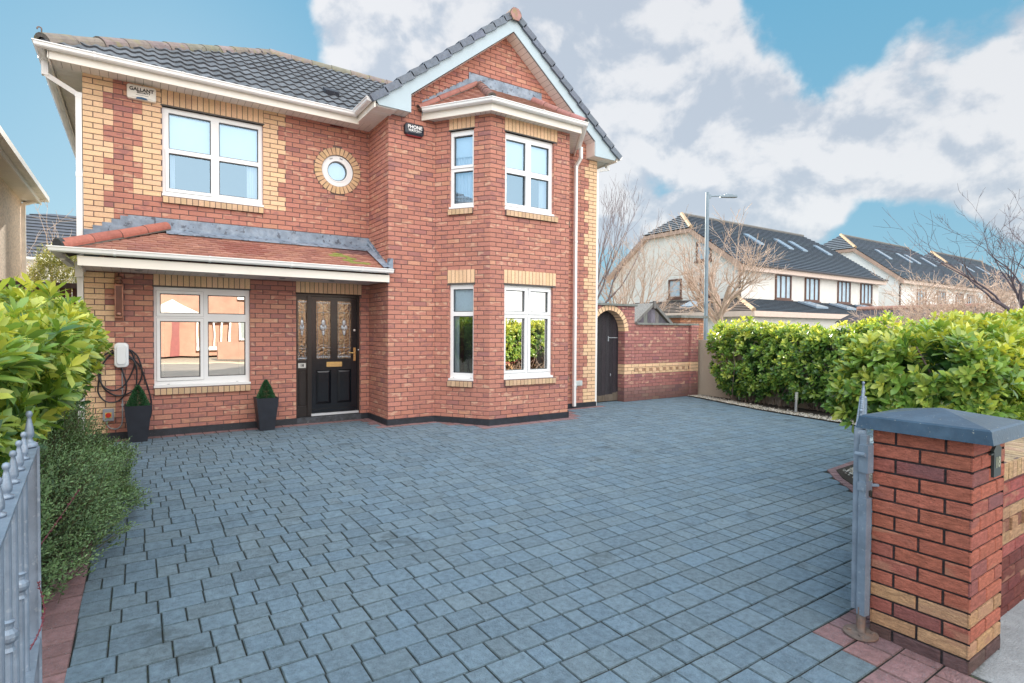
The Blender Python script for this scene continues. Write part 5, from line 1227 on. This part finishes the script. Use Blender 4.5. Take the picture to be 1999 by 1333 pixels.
def laurel(name, P, nr, parent, leaf=(.10, .15), per=7, up_=.55, inner=.0, ztop=1.8, warm=1.0, yb=0., wr=.36):
    kp = vnoise(P, 2.7, 31) > -.27; P, nr = P[kp], nr[kp]; n = len(P); Z = np.array([0, 0, 1.]); ax = unit(nr*.75+Z*up_+rng.normal(0, .32, (n, 3)))
    O = P-nr*(rng.random((n, 1))**1.5*.22+inner); young_sun = np.clip((O[:, 2]-(ztop-.55))/.5, 0, 1)*.35+rng.random(n)*.75+yb  # young leaves near the top, yellowed further to stand in for sun
    Os, Ds, Ns, Ls, Ws, Cs = [], [], [], [], [], []
    side = unit(np.cross(ax, rng.normal(0, 1, (n, 3)))); s2 = np.cross(ax, side)
    for k in range(per):
        an = k*2.4+rng.normal(0, .25, n); th = np.radians(22+48*(k/per)+rng.normal(0, 9, n))
        rad = side*np.cos(an)[:, None]+s2*np.sin(an)[:, None]
        d = ax*np.cos(th)[:, None]+rad*np.sin(th)[:, None]; nm = ax*np.sin(th)[:, None]-rad*np.cos(th)[:, None]
        nm = nm*-1 if False else nm+rng.normal(0, .12, (n, 3))
        Ln = rng.uniform(leaf[0], leaf[1], n)*(.75+.35*k/per); Os.append(O+ax*(.05*(1-k/per))[..., None] if False else O+ax*.05*(1-k/per)); Ds.append(d); Ns.append(nm); Ls.append(Ln); Ws.append(Ln*rng.uniform(wr-.05, wr+.04, n))
        y = np.clip(young_sun-.28*(k/per)+rng.normal(0, .1, n), 0, 1.1)[:, None]
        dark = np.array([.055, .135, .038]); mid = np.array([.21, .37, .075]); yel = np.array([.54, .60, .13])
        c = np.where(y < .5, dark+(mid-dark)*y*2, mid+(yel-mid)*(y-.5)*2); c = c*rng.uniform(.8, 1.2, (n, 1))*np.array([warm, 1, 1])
        Cs.append(c)
    return leaf_mesh(name, np.concatenate(Os), np.concatenate(Ds), np.concatenate(Ns), np.concatenate(Ls), np.concatenate(Ws), np.concatenate(Cs), LEAF, parent)
def stems(mb, n, basef, tipf, r=(.012, .004), wig=.08, col=(1, 1, 1)):
    for i in range(n):
        a = Vector(basef()); b = Vector(tipf(a)); pts = [a.lerp(b, t)+V3(random.uniform(-wig, wig), random.uniform(-wig, wig), random.uniform(-wig, wig)*.5)*math.sin(math.pi*t) for t in (0, .25, .5, .75, 1)]
        mb.tube(pts, [r[0]+(r[1]-r[0])*t for t in (0, .25, .5, .75, 1)], 5, col, cap=False)
# left hedge
t = thing('laurel_hedge', (-.35, -4.5, 0), 'glossy large leaved laurel hedge at the left edge behind the grey shrub', 'hedge')
P, nr = box_shell(2900, (-1.25, -7.0, .80), (.25, -1.9, 1.56), .28, .13, ['x+', 'x+', 'z+', 'y+', 'y-'], lambda x, y: .05*np.sin(x*3+y*1.1)+.045*(y+7)); P[:, 0] -= np.clip(1.4-P[:, 2], 0, 1)*.38
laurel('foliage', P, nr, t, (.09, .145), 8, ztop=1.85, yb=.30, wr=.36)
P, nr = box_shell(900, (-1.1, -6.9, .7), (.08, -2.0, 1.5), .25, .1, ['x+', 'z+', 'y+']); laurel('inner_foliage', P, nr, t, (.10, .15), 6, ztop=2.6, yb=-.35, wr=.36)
mb = MB(); stems(mb, 60, lambda: (random.uniform(-.7, -.3), random.uniform(-6.8, -2.2), 0), lambda a: (a.x+random.uniform(-.3, .45), a.y+random.uniform(-.4, .4), random.uniform(1.1, 1.7))); mb.build('stems', BARK, t)
# far right hedge
t = thing('laurel_hedge', (11.9, -3.6, 0), 'long green laurel hedge with sunlit yellow top beside the gravel bed', 'hedge')
P, nr = box_shell(3100, (11.38, -6.3, .14), (12.9, -1.45, 1.60), .30, .17, ['x-', 'x-', 'z+', 'y+', 'y-', 'x+'], lambda x, y: .06*np.sin(y*2.2)+.05*np.sin(x*5))
P[:, 0] += np.where(P[:, 0] < 12, np.clip(.65-P[:, 2], 0, 1)*.5, 0)
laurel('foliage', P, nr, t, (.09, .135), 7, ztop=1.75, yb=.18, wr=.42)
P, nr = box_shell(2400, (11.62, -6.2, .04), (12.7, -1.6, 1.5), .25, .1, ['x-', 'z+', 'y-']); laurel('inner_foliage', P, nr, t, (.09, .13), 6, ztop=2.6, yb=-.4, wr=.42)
mb = MB(); stems(mb, 130, lambda: (random.uniform(11.75, 12.0), random.uniform(-6.1, -1.7), 0), lambda a: (a.x+random.uniform(-.4, .3), a.y+random.uniform(-.5, .5), random.uniform(.8, 1.5)), (.016, .006)); mb.build('stems', BARK, t)
# near right hedge
t = thing('laurel_hedge', (8.8, -7.5, 0), 'broad bright green laurel bush behind the pillar cap and front wall', 'hedge')
tf = lambda x, y: -.06+.085*(x-6)*(x < 9)+.255*(x >= 9)+.05*np.sin(x*2.3+1.0)
P, nr = box_shell(4400, (6.25, -8.05, .66), (12.3, -6.75, 1.52), .32, .15, ['x-', 'x-', 'z+', 'y+', 'y-', 'y-'], tf)
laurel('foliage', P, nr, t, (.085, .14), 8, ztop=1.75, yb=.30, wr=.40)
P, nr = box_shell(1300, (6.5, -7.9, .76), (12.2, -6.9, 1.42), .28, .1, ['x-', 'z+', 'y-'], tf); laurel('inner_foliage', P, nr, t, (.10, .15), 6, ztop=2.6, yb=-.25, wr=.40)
mb = MB(); stems(mb, 90, lambda: (random.uniform(6.9, 11.8), random.uniform(-7.7, -7.2), 0), lambda a: (a.x+random.uniform(-1.2, .9), a.y+random.uniform(-.5, .5), random.uniform(.7, 1.5)), (.02, .007), .12); mb.build('stems', BARK, t)
# grey-green shrub by the left gate
t = thing('hebe_shrub', (-.1, -4.1, 0), 'small leaved grey green shrub spilling over the left border of the driveway', 'shrub')
SH = ((.035, .085, .03), (.20, .33, .14))
def tiny(n, cen, rad, parent, name, per=11, size=(.012, .022), tl=(.07, .15), cols=((.07, .13, .065), (.17, .25, .15)), zmin=.02, tilt=(.35, .1, .9), warp=.22):
    th = rng.uniform(0, 2*np.pi, n); ph = np.arccos(rng.uniform(-.15, 1, n)); u = np.stack([np.sin(ph)*np.cos(th), np.sin(ph)*np.sin(th), np.cos(ph)], 1)
    rr = rng.uniform(.62, 1.0, (n, 1))**.6; k = 1+warp*vnoise(u*1.0, 2.6, cen[0]*3+1)[:, None]
    P = np.array(cen)+u*np.array(rad)*rr*k; ax = unit(u*.8+np.array(tilt)*.7+rng.normal(0, .3, (n, 3))); T = rng.uniform(tl[0], tl[1], (n, 1)); P = P-ax*T*.5
    keep = P[:, 2] > zmin; P, ax, T = P[keep], ax[keep], T[keep]; n = len(P)
    Os, Ds, Ns, Ls, Ws, Cs = [], [], [], [], [], []
    side = unit(np.cross(ax, rng.normal(0, 1, (n, 3)))); s2 = np.cross(ax, side); tone = rng.random((n, 1))
    for q_ in range(per):
        an = q_*2.4+rng.normal(0, .3, n); rad_ = side*np.cos(an)[:, None]+s2*np.sin(an)[:, None]; f = q_/(per-1)
        d = ax*(.75+.5*f)+rad_; Os.append(P+ax*T*f); Ds.append(d); Ns.append(ax-rad_*.5); Ls.append(rng.uniform(size[0], size[1], n)*(1.1-.4*f)); Ws.append(Ls[-1]*.42)
        a_, b_ = np.array(cols[0]), np.array(cols[1]); Cs.append((a_+(b_-a_)*np.clip(tone*.6+f*.5+rng.normal(0, .1, (n, 1)), 0, 1))*rng.uniform(.8, 1.2, (n, 1)))
    o = leaf_mesh(name, np.concatenate(Os), np.concatenate(Ds), np.concatenate(Ns), np.concatenate(Ls), np.concatenate(Ws), np.concatenate(Cs), SMALLLEAF, parent, .1, .05)
    mb = MB()
    for p, a, l in list(zip(P, ax, T))[::2]: mb.tube([Vector(p)-Vector(a)*.10, Vector(p)+Vector(a)*float(l[0])], [.0022, .001], 3, cap=False)
    mb.build('twigs', TWIG, parent); return o
tiny(5600, (-.14, -4.55, .15), (.60, 1.25, .86), t, 'foliage', size=(.018, .032), cols=SH, warp=.4); tiny(3600, (.10, -3.75, .15), (.48, .9, .52), t, 'foliage_skirt', size=(.018, .032), cols=SH, warp=.4)
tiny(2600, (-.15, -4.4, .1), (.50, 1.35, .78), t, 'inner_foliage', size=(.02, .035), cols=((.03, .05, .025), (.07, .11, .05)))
# red barberry twigs poking through the gate
t = thing('barberry_shrub', (.12, -6.6, 0), 'dark red barberry twigs poking through the left gate', 'shrub')
for pts in ([(.08, -6.95, .55), (.20, -6.8, .60), (.28, -6.55, .68), (.37, -6.3, .80)], [(.20, -6.8, .60), (.24, -6.86, .66), (.25, -6.9, .74)], [(.20, -7.1, .34), (.27, -6.9, .38), (.30, -6.8, .46), (.29, -6.85, .60)]):
    mb = MB(); pp = spline(pts, 8); mb.tube(pp, [.003*(1-.6*i/len(pp)) for i in range(len(pp))], 5)
    for q_ in pp[6:]:
        for s in range(3): mb.tube([q_, q_+V3(random.uniform(-1, 1), random.uniform(-1, 1), random.uniform(-.3, 1))*.008], [.004, .001], 4)
    mb.build('twig', mat('barberry_red', (.14, .03, .045), .6, var=.4), t)

# bare trees ---------------------------------------------------------------
def bare_tree(label, base, h, lean, spread, m, levels=5, r0=.1, n0=5, fork=.35, seed=1, kink=.25, upb=.35, ratio=.72, kids=3, name='bare_tree', group=None, first_dirs=None, tlen=None, thick=.62, minr=.004):
    rd = random.Random(seed); t = thing(name, base, label, 'tree', group); mt = MB(); mc = MB(); B0 = Vector(base)
    def grow(mb, p, d, L, r, lv):
        seg = 5 if lv < 3 else 3; pts = [p]; rr = [r]; q_ = p
        for i in range(seg):
            d = (d+V3(rd.gauss(0, kink), rd.gauss(0, kink), rd.gauss(0, kink)*.6+upb*.12)*.5).normalized(); q_ = q_+d*(L/seg); pts.append(q_); rr.append(max(minr*.7, r*(1-(i+1)/seg*(1-thick))))
        mb.tube(pts, rr, 6 if lv < 2 else (4 if lv < 4 else 3), cap=False)
        if lv >= levels: return
        for k in range(kids+(rd.random() < .4)):
            f = rd.uniform(.35, 1) if k else 1; i = min(seg, max(1, int(f*seg+.5))); dd = (pts[i]-pts[i-1]).normalized()
            side = dd.cross(V3(rd.gauss(0, 1), rd.gauss(0, 1), rd.gauss(0, 1))).normalized(); a = rd.uniform(.35, .95)*spread if k else rd.uniform(.1, .35)
            nd = (dd*math.cos(a)+side*math.sin(a)+V3(0, 0, upb*.25)).normalized(); grow(mb, pts[i], nd, L*ratio*rd.uniform(.75, 1.15), max(minr, rr[i]*rd.uniform(.6, .8)), lv+1)
    tl = tlen if tlen is not None else h*fork; ld = Vector(lean).normalized(); top = B0+ld*tl
    mt.tube([B0-V3(0, 0, .1), B0+ld*tl*.3, B0+ld*tl*.7+V3(.01, .01, 0), top], [r0*1.2, r0, r0*.9, r0*.85], 10, cap=False); mt.build('trunk', m, t)
    dirs = first_dirs or [V3(math.cos(2*math.pi*k/n0+rd.uniform(-.4, .4))*spread, math.sin(2*math.pi*k/n0+rd.uniform(-.4, .4))*spread, rd.uniform(.7, 1.5)) for k in range(n0)]
    for k, d in enumerate(dirs): grow(mc, top-ld*rd.uniform(0, tl*.25), (Vector(d)+ld*.3).normalized(), (h-tl)*.42*rd.uniform(.85, 1.15), r0*rd.uniform(.45, .65), 1)
    mc.build('crown', m, t); return t
RV = Vector((.8315, -.5555, 0)); FV = Vector((.5555, .8315, 0))
bare_tree('tall bare tree with upswept branches beside the right edge of the house', (14.0, 6.2, 0), 7.2, (.05, -.02, 1), .6, BARKG, 6, .10, 7, .24, 4, .14, .8, .72, 2, minr=.0045, first_dirs=[RV*.55+V3(0, 0, 1), RV*.8+V3(0, 0, 1.1), RV*.3+V3(0, 0, 1), RV*.1+FV*.3+V3(0, 0, 1), RV*.5-FV*.3+V3(0, 0, 1.2), RV*1.0+V3(0, 0, .8), RV*-.4+V3(0, 0, 1)])
bare_tree('small pale bare tree with many fine stems above the arched gate', (15.9, 5.3, 0), 5.0, (0, 0, 1), .9, BARKP, 5, .07, 8, .25, 14, .2, .4, .72, 3, minr=.005)
bare_tree('pruned bare tree with pale upright shoots behind the street lamp', (17.95, 2.95, 0), 5.6, (0, .02, 1), 1.15, BARKP, 5, .13, 8, .40, 23, .2, .55, .72, 3, minr=.007)
bare_tree('dark twiggy bare tree reaching into the sky at the right edge', (19.3, -5.15, 0), 5.0, (0, 0, 1), .9, BARKD, 6, .10, 6, .34, 31, .28, .25, .73, 2, minr=.0045, first_dirs=[RV*-1+V3(0, 0, .9), RV*-.7+V3(0, 0, 1.2), RV*-.9+V3(0, 0, .5), RV*.3+V3(0, 0, 1.3), RV*.9+V3(0, 0, .8), RV*-.1+V3(0, 0, 1.4)])
for i, (px_, d_, h_, lb) in enumerate(((1800, 17.5, 3.6, 'tangled pale brown bare tree nearest the white houses'), (1865, 17, 4.1, 'tangled pale brown bare tree in the middle of the thicket'), (1935, 16.5, 3.7, 'tangled pale brown bare tree below the dark twiggy tree'))):
    b = CAM+FV*d_+RV*((px_-999.5)/1092*d_); bare_tree(lb, (b.x, b.y, 0), h_, (0, 0, 1), 1.2, BARKP, 5, .07, 9, .32, 40+i, .35, .25, .70, 3, group='pale bare trees behind the hedge', minr=.006)

# ------------------------------------------------------------------ street lamp
t = thing('street_lamp', (16.03, 2.135, 0), 'tall grey street lamp with slim flat head on a short arm', 'street lamp')
LP = mat('lamp_post_grey', (.20, .26, .31), .5, metal=.3, var=.1)
mb = MB(); mb.tube([(16.03, 2.135, 0), (16.03, 2.135, 2.0), (16.03, 2.135, 6.08)], [.085, .065, .055], 14); mb.lathe([(.07, 0), (.07, .06)], (16.03, 2.135, 2.32), (0, 0, 1), 14, (.02, .02, .02)); mb.build('post', LP, t)
o = V3(16.03, 2.135, 5.95); mb = MB(); mb.tube([o+RV*.04, o+RV*.45+V3(0, 0, .02)], .022, 8); mb.obox(o+RV*.02-FV*.03+V3(0, 0, -.06), RV*.10, FV*.06, V3(0, 0, .12)); mb.build('arm', LP, t)
mb = MB(); c = o+RV*.70+V3(0, 0, .0); P = [c-RV*.28-FV*.07, c+RV*.22-FV*.10, c+RV*.28, c+RV*.22+FV*.10, c-RV*.28+FV*.07]; mb.prism([tuple(p-V3(0, 0, .03)) for p in P], (0, 0, .06)); mb.obox(c-RV*.15-FV*.05+V3(0, 0, .03), RV*.26, FV*.10, V3(0, 0, .035)); mb.tube([c-RV*.05+V3(0, 0, .06), c-RV*.05+V3(0, 0, .10)], .02, 8); mb.build('lamp_head', LP, t)

# ------------------------------------------------------------------ houses beyond
DT = mat('far_roof_tile', (.075, .098, .125), .7, var=.18, vs=3, bump=.3, bs=8, speck=(5, .6, .7, (.11, .13, .15), .6))
DTB = mat('far_roof_rows', vc=True, rough=.75, var=.2, vs=6)
TANR = mat('tan_ridge', (.42, .30, .19), .8, var=.15)
def far_rows(mb, P, col=(.082, .105, .135), n=18):
    """sloping quad P0..P3 (eave l, eave r, ridge r, ridge l) laid in courses"""
    P = [Vector(p) for p in P]; nn_ = (P[1]-P[0]).cross(P[3]-P[0]).normalized(); nn_ = nn_ if nn_.z > 0 else -nn_
    for i in range(n):
        a, b = i/n, (i+1)/n; c = jit(col, .08); l0, r0, l1, r1 = P[0].lerp(P[3], a), P[1].lerp(P[2], a), P[0].lerp(P[3], b), P[1].lerp(P[2], b)
        mb.quad([l0+nn_*.05, r0+nn_*.05, r1+nn_*.0, l1+nn_*.0], c); mb.quad([l0, r0, r0+nn_*.05, l0+nn_*.05], (col[0]*.4, col[1]*.4, col[2]*.4))
def far_window(par, o, u, n, w, h, frame=BROWNF, bars=2, gl=None):
    o = Vector(o); u = Vector(u); n = Vector(n); Z = V3(0, 0, 1); mb = MB(); f = .09
    mb.obox(o+n*.0, u*f, n*.07, Z*h); mb.obox(o+u*(w-f), u*f, n*.07, Z*h); mb.obox(o+u*f, u*(w-2*f), n*.07, Z*f); mb.obox(o+u*f+Z*(h-f), u*(w-2*f), n*.07, Z*f); mb.obox(o-u*.06-Z*.10, u*(w+.12), n*.13, Z*.09)
    for i in range(bars): mb.obox(o+u*(w*(i+1)/(bars+1)-.03)+Z*f, u*.06, n*.06, Z*(h-2*f))
    fr_ = mb.build('window', frame, par); mb = MB(); mb.obox(o+u*f+Z*f+n*.005, u*(w-2*f), n*.012, Z*(h-2*f)); mb.build('pane', gl or FARGL, fr_)
def terrace(label, X0, X1, Yf, Yb, ze, zh, zr, wallm, winX, gwins=(), lean=False, sky_=()):
    t = thing('terraced_house', ((X0+X1)/2, Yf, 0), label, 'house', 'pale rendered houses beyond the hedge'); Yc = (Yf+Yb)/2; yh0 = Yf+(Yc-Yf)*(zh-ze)/(zr-ze); yh1 = Yb-(Yb-Yc)*(zh-ze)/(zr-ze)
    mb = MB()
    for x in (X0, X1):
        mb.quad([(x, Yf, 0), (x, Yb, 0), (x, Yb, ze), (x, yh1, zh), (x, yh0, zh), (x, Yf, ze)])
    mb.quad([(X0, Yf, 0), (X1, Yf, 0), (X1, Yf, ze), (X0, Yf, ze)]); mb.quad([(X0, Yb, 0), (X1, Yb, 0), (X1, Yb, ze), (X0, Yb, ze)]); mb.build('wall', wallm, t)
    hx = (zr-zh)*1.0; o = .35; s = (zr-ze)/(Yc-Yf); mb = MB()
    far_rows(mb, [(X0-.2, Yf-o, ze-s*o), (X1+.2, Yf-o, ze-s*o), (X1+.2, yh0, zh), (X0-.2, yh0, zh)]); far_rows(mb, [(X0-.2, yh0, zh), (X1+.2, yh0, zh), (X1-hx, Yc, zr), (X0+hx, Yc, zr)], n=8)
    far_rows(mb, [(X0-.2, Yb+o, ze-s*o), (X1+.2, Yb+o, ze-s*o), (X1+.2, yh1, zh), (X0-.2, yh1, zh)]); far_rows(mb, [(X0-.2, yh1, zh), (X1+.2, yh1, zh), (X1-hx, Yc, zr), (X0+hx, Yc, zr)], n=8)
    far_rows(mb, [(X0-.25, yh0-.1, zh-.02), (X0-.25, yh1+.1, zh-.02), (X0+hx, Yc, zr), (X0+hx, Yc, zr)], n=8); far_rows(mb, [(X1+.25, yh0, zh), (X1+.25, yh1, zh), (X1-hx, Yc, zr), (X1-hx, Yc, zr)], n=8)
    rf = mb.build('roof', DTB, t)
    mb = MB(); mb.tube([(X0-.2, yh0-.1, zh+.02), (X0+hx, Yc, zr+.06)], .10, 8); mb.build('hip_tile', TANR, rf); mb = MB(); mb.tube([(X0+hx, Yc, zr+.03), (X1-hx, Yc, zr+.03)], .10, 8); mb.build('ridge_tile', mat('far_ridge', (.17, .16, .15), .9), rf)
    mb = MB()
    for (y0, z0, y1, z1) in ((Yf-.35, ze-s*.35, yh0, zh), (Yb+.35, ze-s*.35, yh1, zh)): mb.prism([(X0-.24, y0, z0-.32), (X0-.24, y1, z1-.30), (X0-.24, y1, z1-.02), (X0-.24, y0, z0-.02)], (.24, 0, 0))
    mb.box((X0-.24, yh0, zh-.25), (X0, yh1, zh-.05)); mb.build('barge_board', BROWNT, t)
    mb = MB(); mb.box((X0-.15, Yf-.40, ze-s*o-.30), (X1+.15, Yf, ze-s*o-.04)); mb.build('fascia', mat('pink_fascia', (.70, .55, .47), .7, var=.06), t)
    mb = MB(); mb.box((X0-.15, Yf-.52, ze-s*o-.06), (X1+.15, Yf-.40, ze-s*o+.03)); mb.tube([(X0+.1, Yf-.06, ze-.5), (X0+.1, Yf-.06, 0)], .06, 8); mb.build('gutter', mat('dark_gutter', (.05, .04, .045), .5), t)
    for x in winX: far_window(t, (x-.75, Yf, 3.3), (1, 0, 0), (0, -1, 0), 1.5, 1.35)
    for (y, z, w, h) in gwins: far_window(t, (X0, y, z), (0, 1, 0), (-1, 0, 0), w, h, bars=0)
    for x in sky_:
        mb = MB(); z = lambda y: ze+s*(y-Yf); y0, y1 = yh0-.9, yh0+.1
        mb.prism([(x, y0, z(y0)+.04), (x+.55, y0, z(y0)+.04), (x+.55, y1, z(y1)+.04), (x, y1, z(y1)+.04)], (0, 0, .10)); mb.build('skylight', mat('skylight_glass', (.22, .28, .35), .25, spec=.6), t)
    if lean:
        mb = MB(); far_rows(mb, [(X0-2.0, Yf-2.2, 2.5), (X1, Yf-2.2, 2.5), (X1, Yf, 3.25), (X0, Yf, 3.25)], n=9); far_rows(mb, [(X0-2.0, Yf-2.2, 2.5), (X0-2.0, Yb-2, 2.5), (X0, Yb-2, 3.25), (X0, Yf, 3.25)], n=9, col=(.15, .125, .115)); lr = mb.build('lean_to_roof', DTB, t)
        mb = MB(); mb.tube([(X0-2.0, Yf-2.2, 2.55), (X0, Yf, 3.3)], .10, 6); mb.build('hip_tile', TANR, lr)
        mb = MB(); mb.box((X0-1.7, Yf-1.9, 0), (X1-.2, Yf, 2.4)); mb.box((X0-1.7, Yf-.1, 0), (X0, Yb-2.3, 2.4)); mb.build('lean_to_wall', wallm, t); mb = MB(); mb.box((X0-2.0, Yf-2.23, 2.25), (X1, Yf-2.1, 2.5)); mb.box((X0-2.03, Yf-2.1, 2.25), (X0-1.9, Yb-2, 2.5)); mb.build('lean_to_fascia', mat('pink_fascia'), t)
        for x in (X0+4.6, X0+7.8, X0+10.8, X0+13.0):
            mb = MB(); mb.prism([(x, Yf-1.5, 2.80), (x+1.2, Yf-1.5, 2.80), (x+1.2, Yf-.5, 3.13), (x, Yf-.5, 3.13)], (0, 0, .1)); mb.build('skylight', mat('skylight_glass'), t)
        mb = MB(); mb.prism([(X0-1.4, Yf+1.2, 2.76), (X0-1.4, Yf+2.4, 2.76), (X0-.5, Yf+2.4, 3.10), (X0-.5, Yf+1.2, 3.10)], (0, 0, .1)); mb.build('skylight', mat('skylight_glass'), t)
    return t
terrace('large cream rendered house with half hipped slate roof behind the street lamp', 25.5, 40.5, 7.45, 16.3, 5.15, 7.15, 8.25, RENDERC, (29.5, 32.4, 36.0, 38.8), ((9.0, 5.3, .95, 1.05), (10.9, 3.4, .9, 1.05), (8.9, 3.4, .8, 1.1)), True, (30.3, 33.4, 35.0, 38.0))
terrace('white rendered house with dark roof right of the large cream house', 43.4, 57.5, 7.45, 16.3, 5.45, 7.6, 8.85, RENDERW, (47, 50.5, 54, 56.3), ((11.0, 5.6, .8, .6),), False, (46.5, 50, 51.5, 54.5))
terrace('furthest pale house with dark roof half hidden by bare trees', 59.8, 75, 7.45, 16.3, 5.5, 7.7, 8.95, RENDERW, (63, 66.5, 70, 73), (), False, (63, 67))
t = thing('outbuilding', (29, 1.5, 0), 'low outbuilding roof with terracotta ridge just above the right hedge', 'outbuilding')
mb = MB(); mb.box((26.8, -1.3, 0), (31.5, 2.8, 2.0)); mb.build('wall', RENDERW, t); mb = MB()
for i in range(26):
    y0 = -1.6+i*.18; c = jit((.055, .05, .06), .2); mb.prism([(26.2, y0, 1.98), (26.2, y0+.09, 2.06), (26.2, y0+.18, 1.98), (28.2, y0+.18, 2.56), (28.2, y0+.09, 2.64), (28.2, y0, 2.56)][:3]+[(28.2, y0+.18, 2.56), (28.2, y0+.09, 2.64), (28.2, y0, 2.56)], (0, 0, -.03), c)
mb.build('roof', DTB, t); mb = MB(); mb.tube([(28.25, -1.65, 2.63), (28.25, 3.1, 2.63)], .11, 8); mb.build('ridge_tile', mat('terracotta', (.48, .25, .19), .8), t)

# ------------------------------------------------------------------ left side: neighbour, fence, rear house, shrub
t = thing('pebbledash_house', (-5, 3, 0), 'beige pebbledash house at the left edge with white gutter', 'house')
mb = MB(); mb.box((-9, -3.5, 0), (-1.62, 7.6, 4.5)); mb.build('wall', mat('brightened_pebbledash', (.84, .68, .54), .95, var=.3, vs=22, bump=1, bs=50, speck=(40, .58, .63, (.9, .82, .7), .7)), t)  # wall colour raised to make up for the missing light
mb = MB(); far_rows(mb, [(-1.24, -3.9, 4.69), (-1.24, 7.85, 4.69), (-4.2, 4.9, 6.7), (-4.2, -.9, 6.7)], n=12); far_rows(mb, [(-1.24, 7.85, 4.69), (-9.4, 7.85, 4.69), (-6, 4.9, 6.7), (-4.2, 4.9, 6.7)], n=12); mb.build('roof', DTB, t)
mb = MB(); boards(mb, (-1.30, -3.8, 4.50), (0, 11.6, 0), (-.33, 0, 0), (0, 0, 1), w=.3, col=(.78, .74, .68, 0)); mb.box((-1.31, -3.8, 4.47), (-1.285, 7.82, 4.62), (.82, .80, .76)); mb.box((-9, 7.6, 4.50), (-1.29, 7.85, 4.52), (.7, .66, .6)); mb.build('fascia', SOFF, t)
mb = MB(); gutter(mb, [(-1.283, 7.9), (-1.283, -3.8)][::-1], 4.585) if False else None
mb.box((-1.283, -3.8, 4.57), (-1.15, 7.92, 4.685)); mb.box((-1.285, 7.6, 4.52), (-1.20, 7.68, 4.60)); sqpipe(mb, (-1.22, 7.6, 4.58), (-1.57, 7.5, 4.40), .06); sqpipe(mb, (-1.575, 7.5, 4.42), (-1.575, 7.5, 0), .075)
mb.build('gutter', mat('old_white_gutter', (.82, .80, .76), .5, var=.1), t)
t = thing('timber_fence', (-.8, 4.6, 0), 'dark brown board fence in the gap left of the brick house', 'fence')
mb = MB()
for i in range(16): mb.box((-1.58+i*.1, 4.6, 0), (-1.49+i*.1, 4.62, 2.36), jit((.12, .055, .04), .3))
mb.box((-1.6, 4.56, 2.34), (0, 4.66, 2.44), (.10, .07, .065)); mb.build('boards', mat('fence_boards', vc=True, rough=.85, var=.3, vs=5, stretch=(3, 3, .6)), t)
t = thing('rear_house', (-3, 24, 0), 'distant house with dark tiled roof seen through the gap at the left', 'house')
mb = MB(); mb.box((-14, 23.4, 0), (2.0, 31, 4.75)); mb.build('wall', RENDERC, t); mb = MB(); far_rows(mb, [(-14.4, 23.1, 4.7), (2.4, 23.1, 4.7), (2.4, 27, 7.3), (-3.0, 27, 7.3)][:4], n=14, col=(.11, .12, .14)); mb.build('roof', DTB, t)
mb = MB(); mb.tube([(-14.4, 23.05, 4.62), (2.4, 23.05, 4.62)], .07, 6); mb.build('gutter', mat('old_white_gutter'), t)
t = thing('conifer_shrub', (-1.15, 8.6, 0), 'rounded golden green conifer beyond the fence left of the house', 'shrub')
tiny(4000, (-.95, 8.5, 1.75), (1.05, .8, 1.8), t, 'foliage', per=8, size=(.035, .06), tl=(.1, .2), cols=((.12, .17, .05), (.42, .42, .10)), tilt=(0, 0, 1))
bare_tree('small bare tree with pale twigs above the golden conifer', (-1.5, 11.5, 0), 5.2, (0, 0, 1), 1.2, BARKP, 4, .05, 7, .45, 77, .25, .3, .7, 3, minr=.006)

# ------------------------------------------------------------------ house across the road (seen in the window glass)
t = thing('opposite_house', (4, -26, 0), 'sunlit brick house across the road, mirrored in the ground floor windows', 'house')
OB = mat('sunlit_brick', (.40, .24, .185), .9, var=.15, vs=2); OW = mat('white_trim', (.85, .85, .84), .5)
mb = MB(); mb.box((-8, -33, 0), (14, -26, 5.2)); mb.build('wall', OB, t); mb = MB(); mb.prism([(-8.4, -25.6, 5.15), (-8.4, -29.5, 7.6), (-8.4, -33.4, 5.15)], (22.8, 0, 0)); mb.build('roof', mat('opposite_roof', (.42, .35, .32), .9), t)
mb = MB(); mb.box((3.3, -25.95, .35), (5.0, -25.6, .55)); mb.box((3.3, -25.95, 1.95), (5.0, -25.55, 2.1))
for k in range(5): mb.box((3.3+k*.4, -25.7, .55), (3.38+k*.4, -25.6, 1.95))
mb.build('bay_window', OW, t)
for x in (-3.2, 5.4, 10.5):
    for z in (.9, 3.2):
        mb = MB(); mb.box((x, -25.98, z), (x+2.4, -25.7, z+1.4)); fr_ = mb.build('window', OW, t)
        for k in range(3): mb = MB(); mb.box((x+.1+k*.77, -25.69, z+.12), (x+.72+k*.77, -25.68, z+1.28)); mb.build('pane', mat('opposite_glass', (.30, .35, .36), .2), fr_)
mb = MB(); mb.box((2.1, -25.97, 0), (2.5, -25.9, 2.1)); mb.build('door', mat('red_door', (.24, .06, .06), .4), t); mb = MB(); mb.prism([(.9, -25.2, 2.4), (3.4, -25.2, 2.4), (2.15, -25.2, 3.1)], (0, -.8, 0)); mb.build('porch', OW, t)
tag_w = MB(); tag_w.box((-9, -21.8, 0), (.4, -21.5, .9)); tag_w.box((3.9, -21.8, 0), (14, -21.5, .9)); tag(tag_w.build('garden_wall', OB), 'low sunlit garden wall across the road', 'wall')
mb = MB(); mb.box((-40, -26, -.2), (40, -21, -.10)); tag(mb.build('far_pavement', mat('far_paving', (.50, .44, .35), .9, var=.1)), None, None, kind='structure')
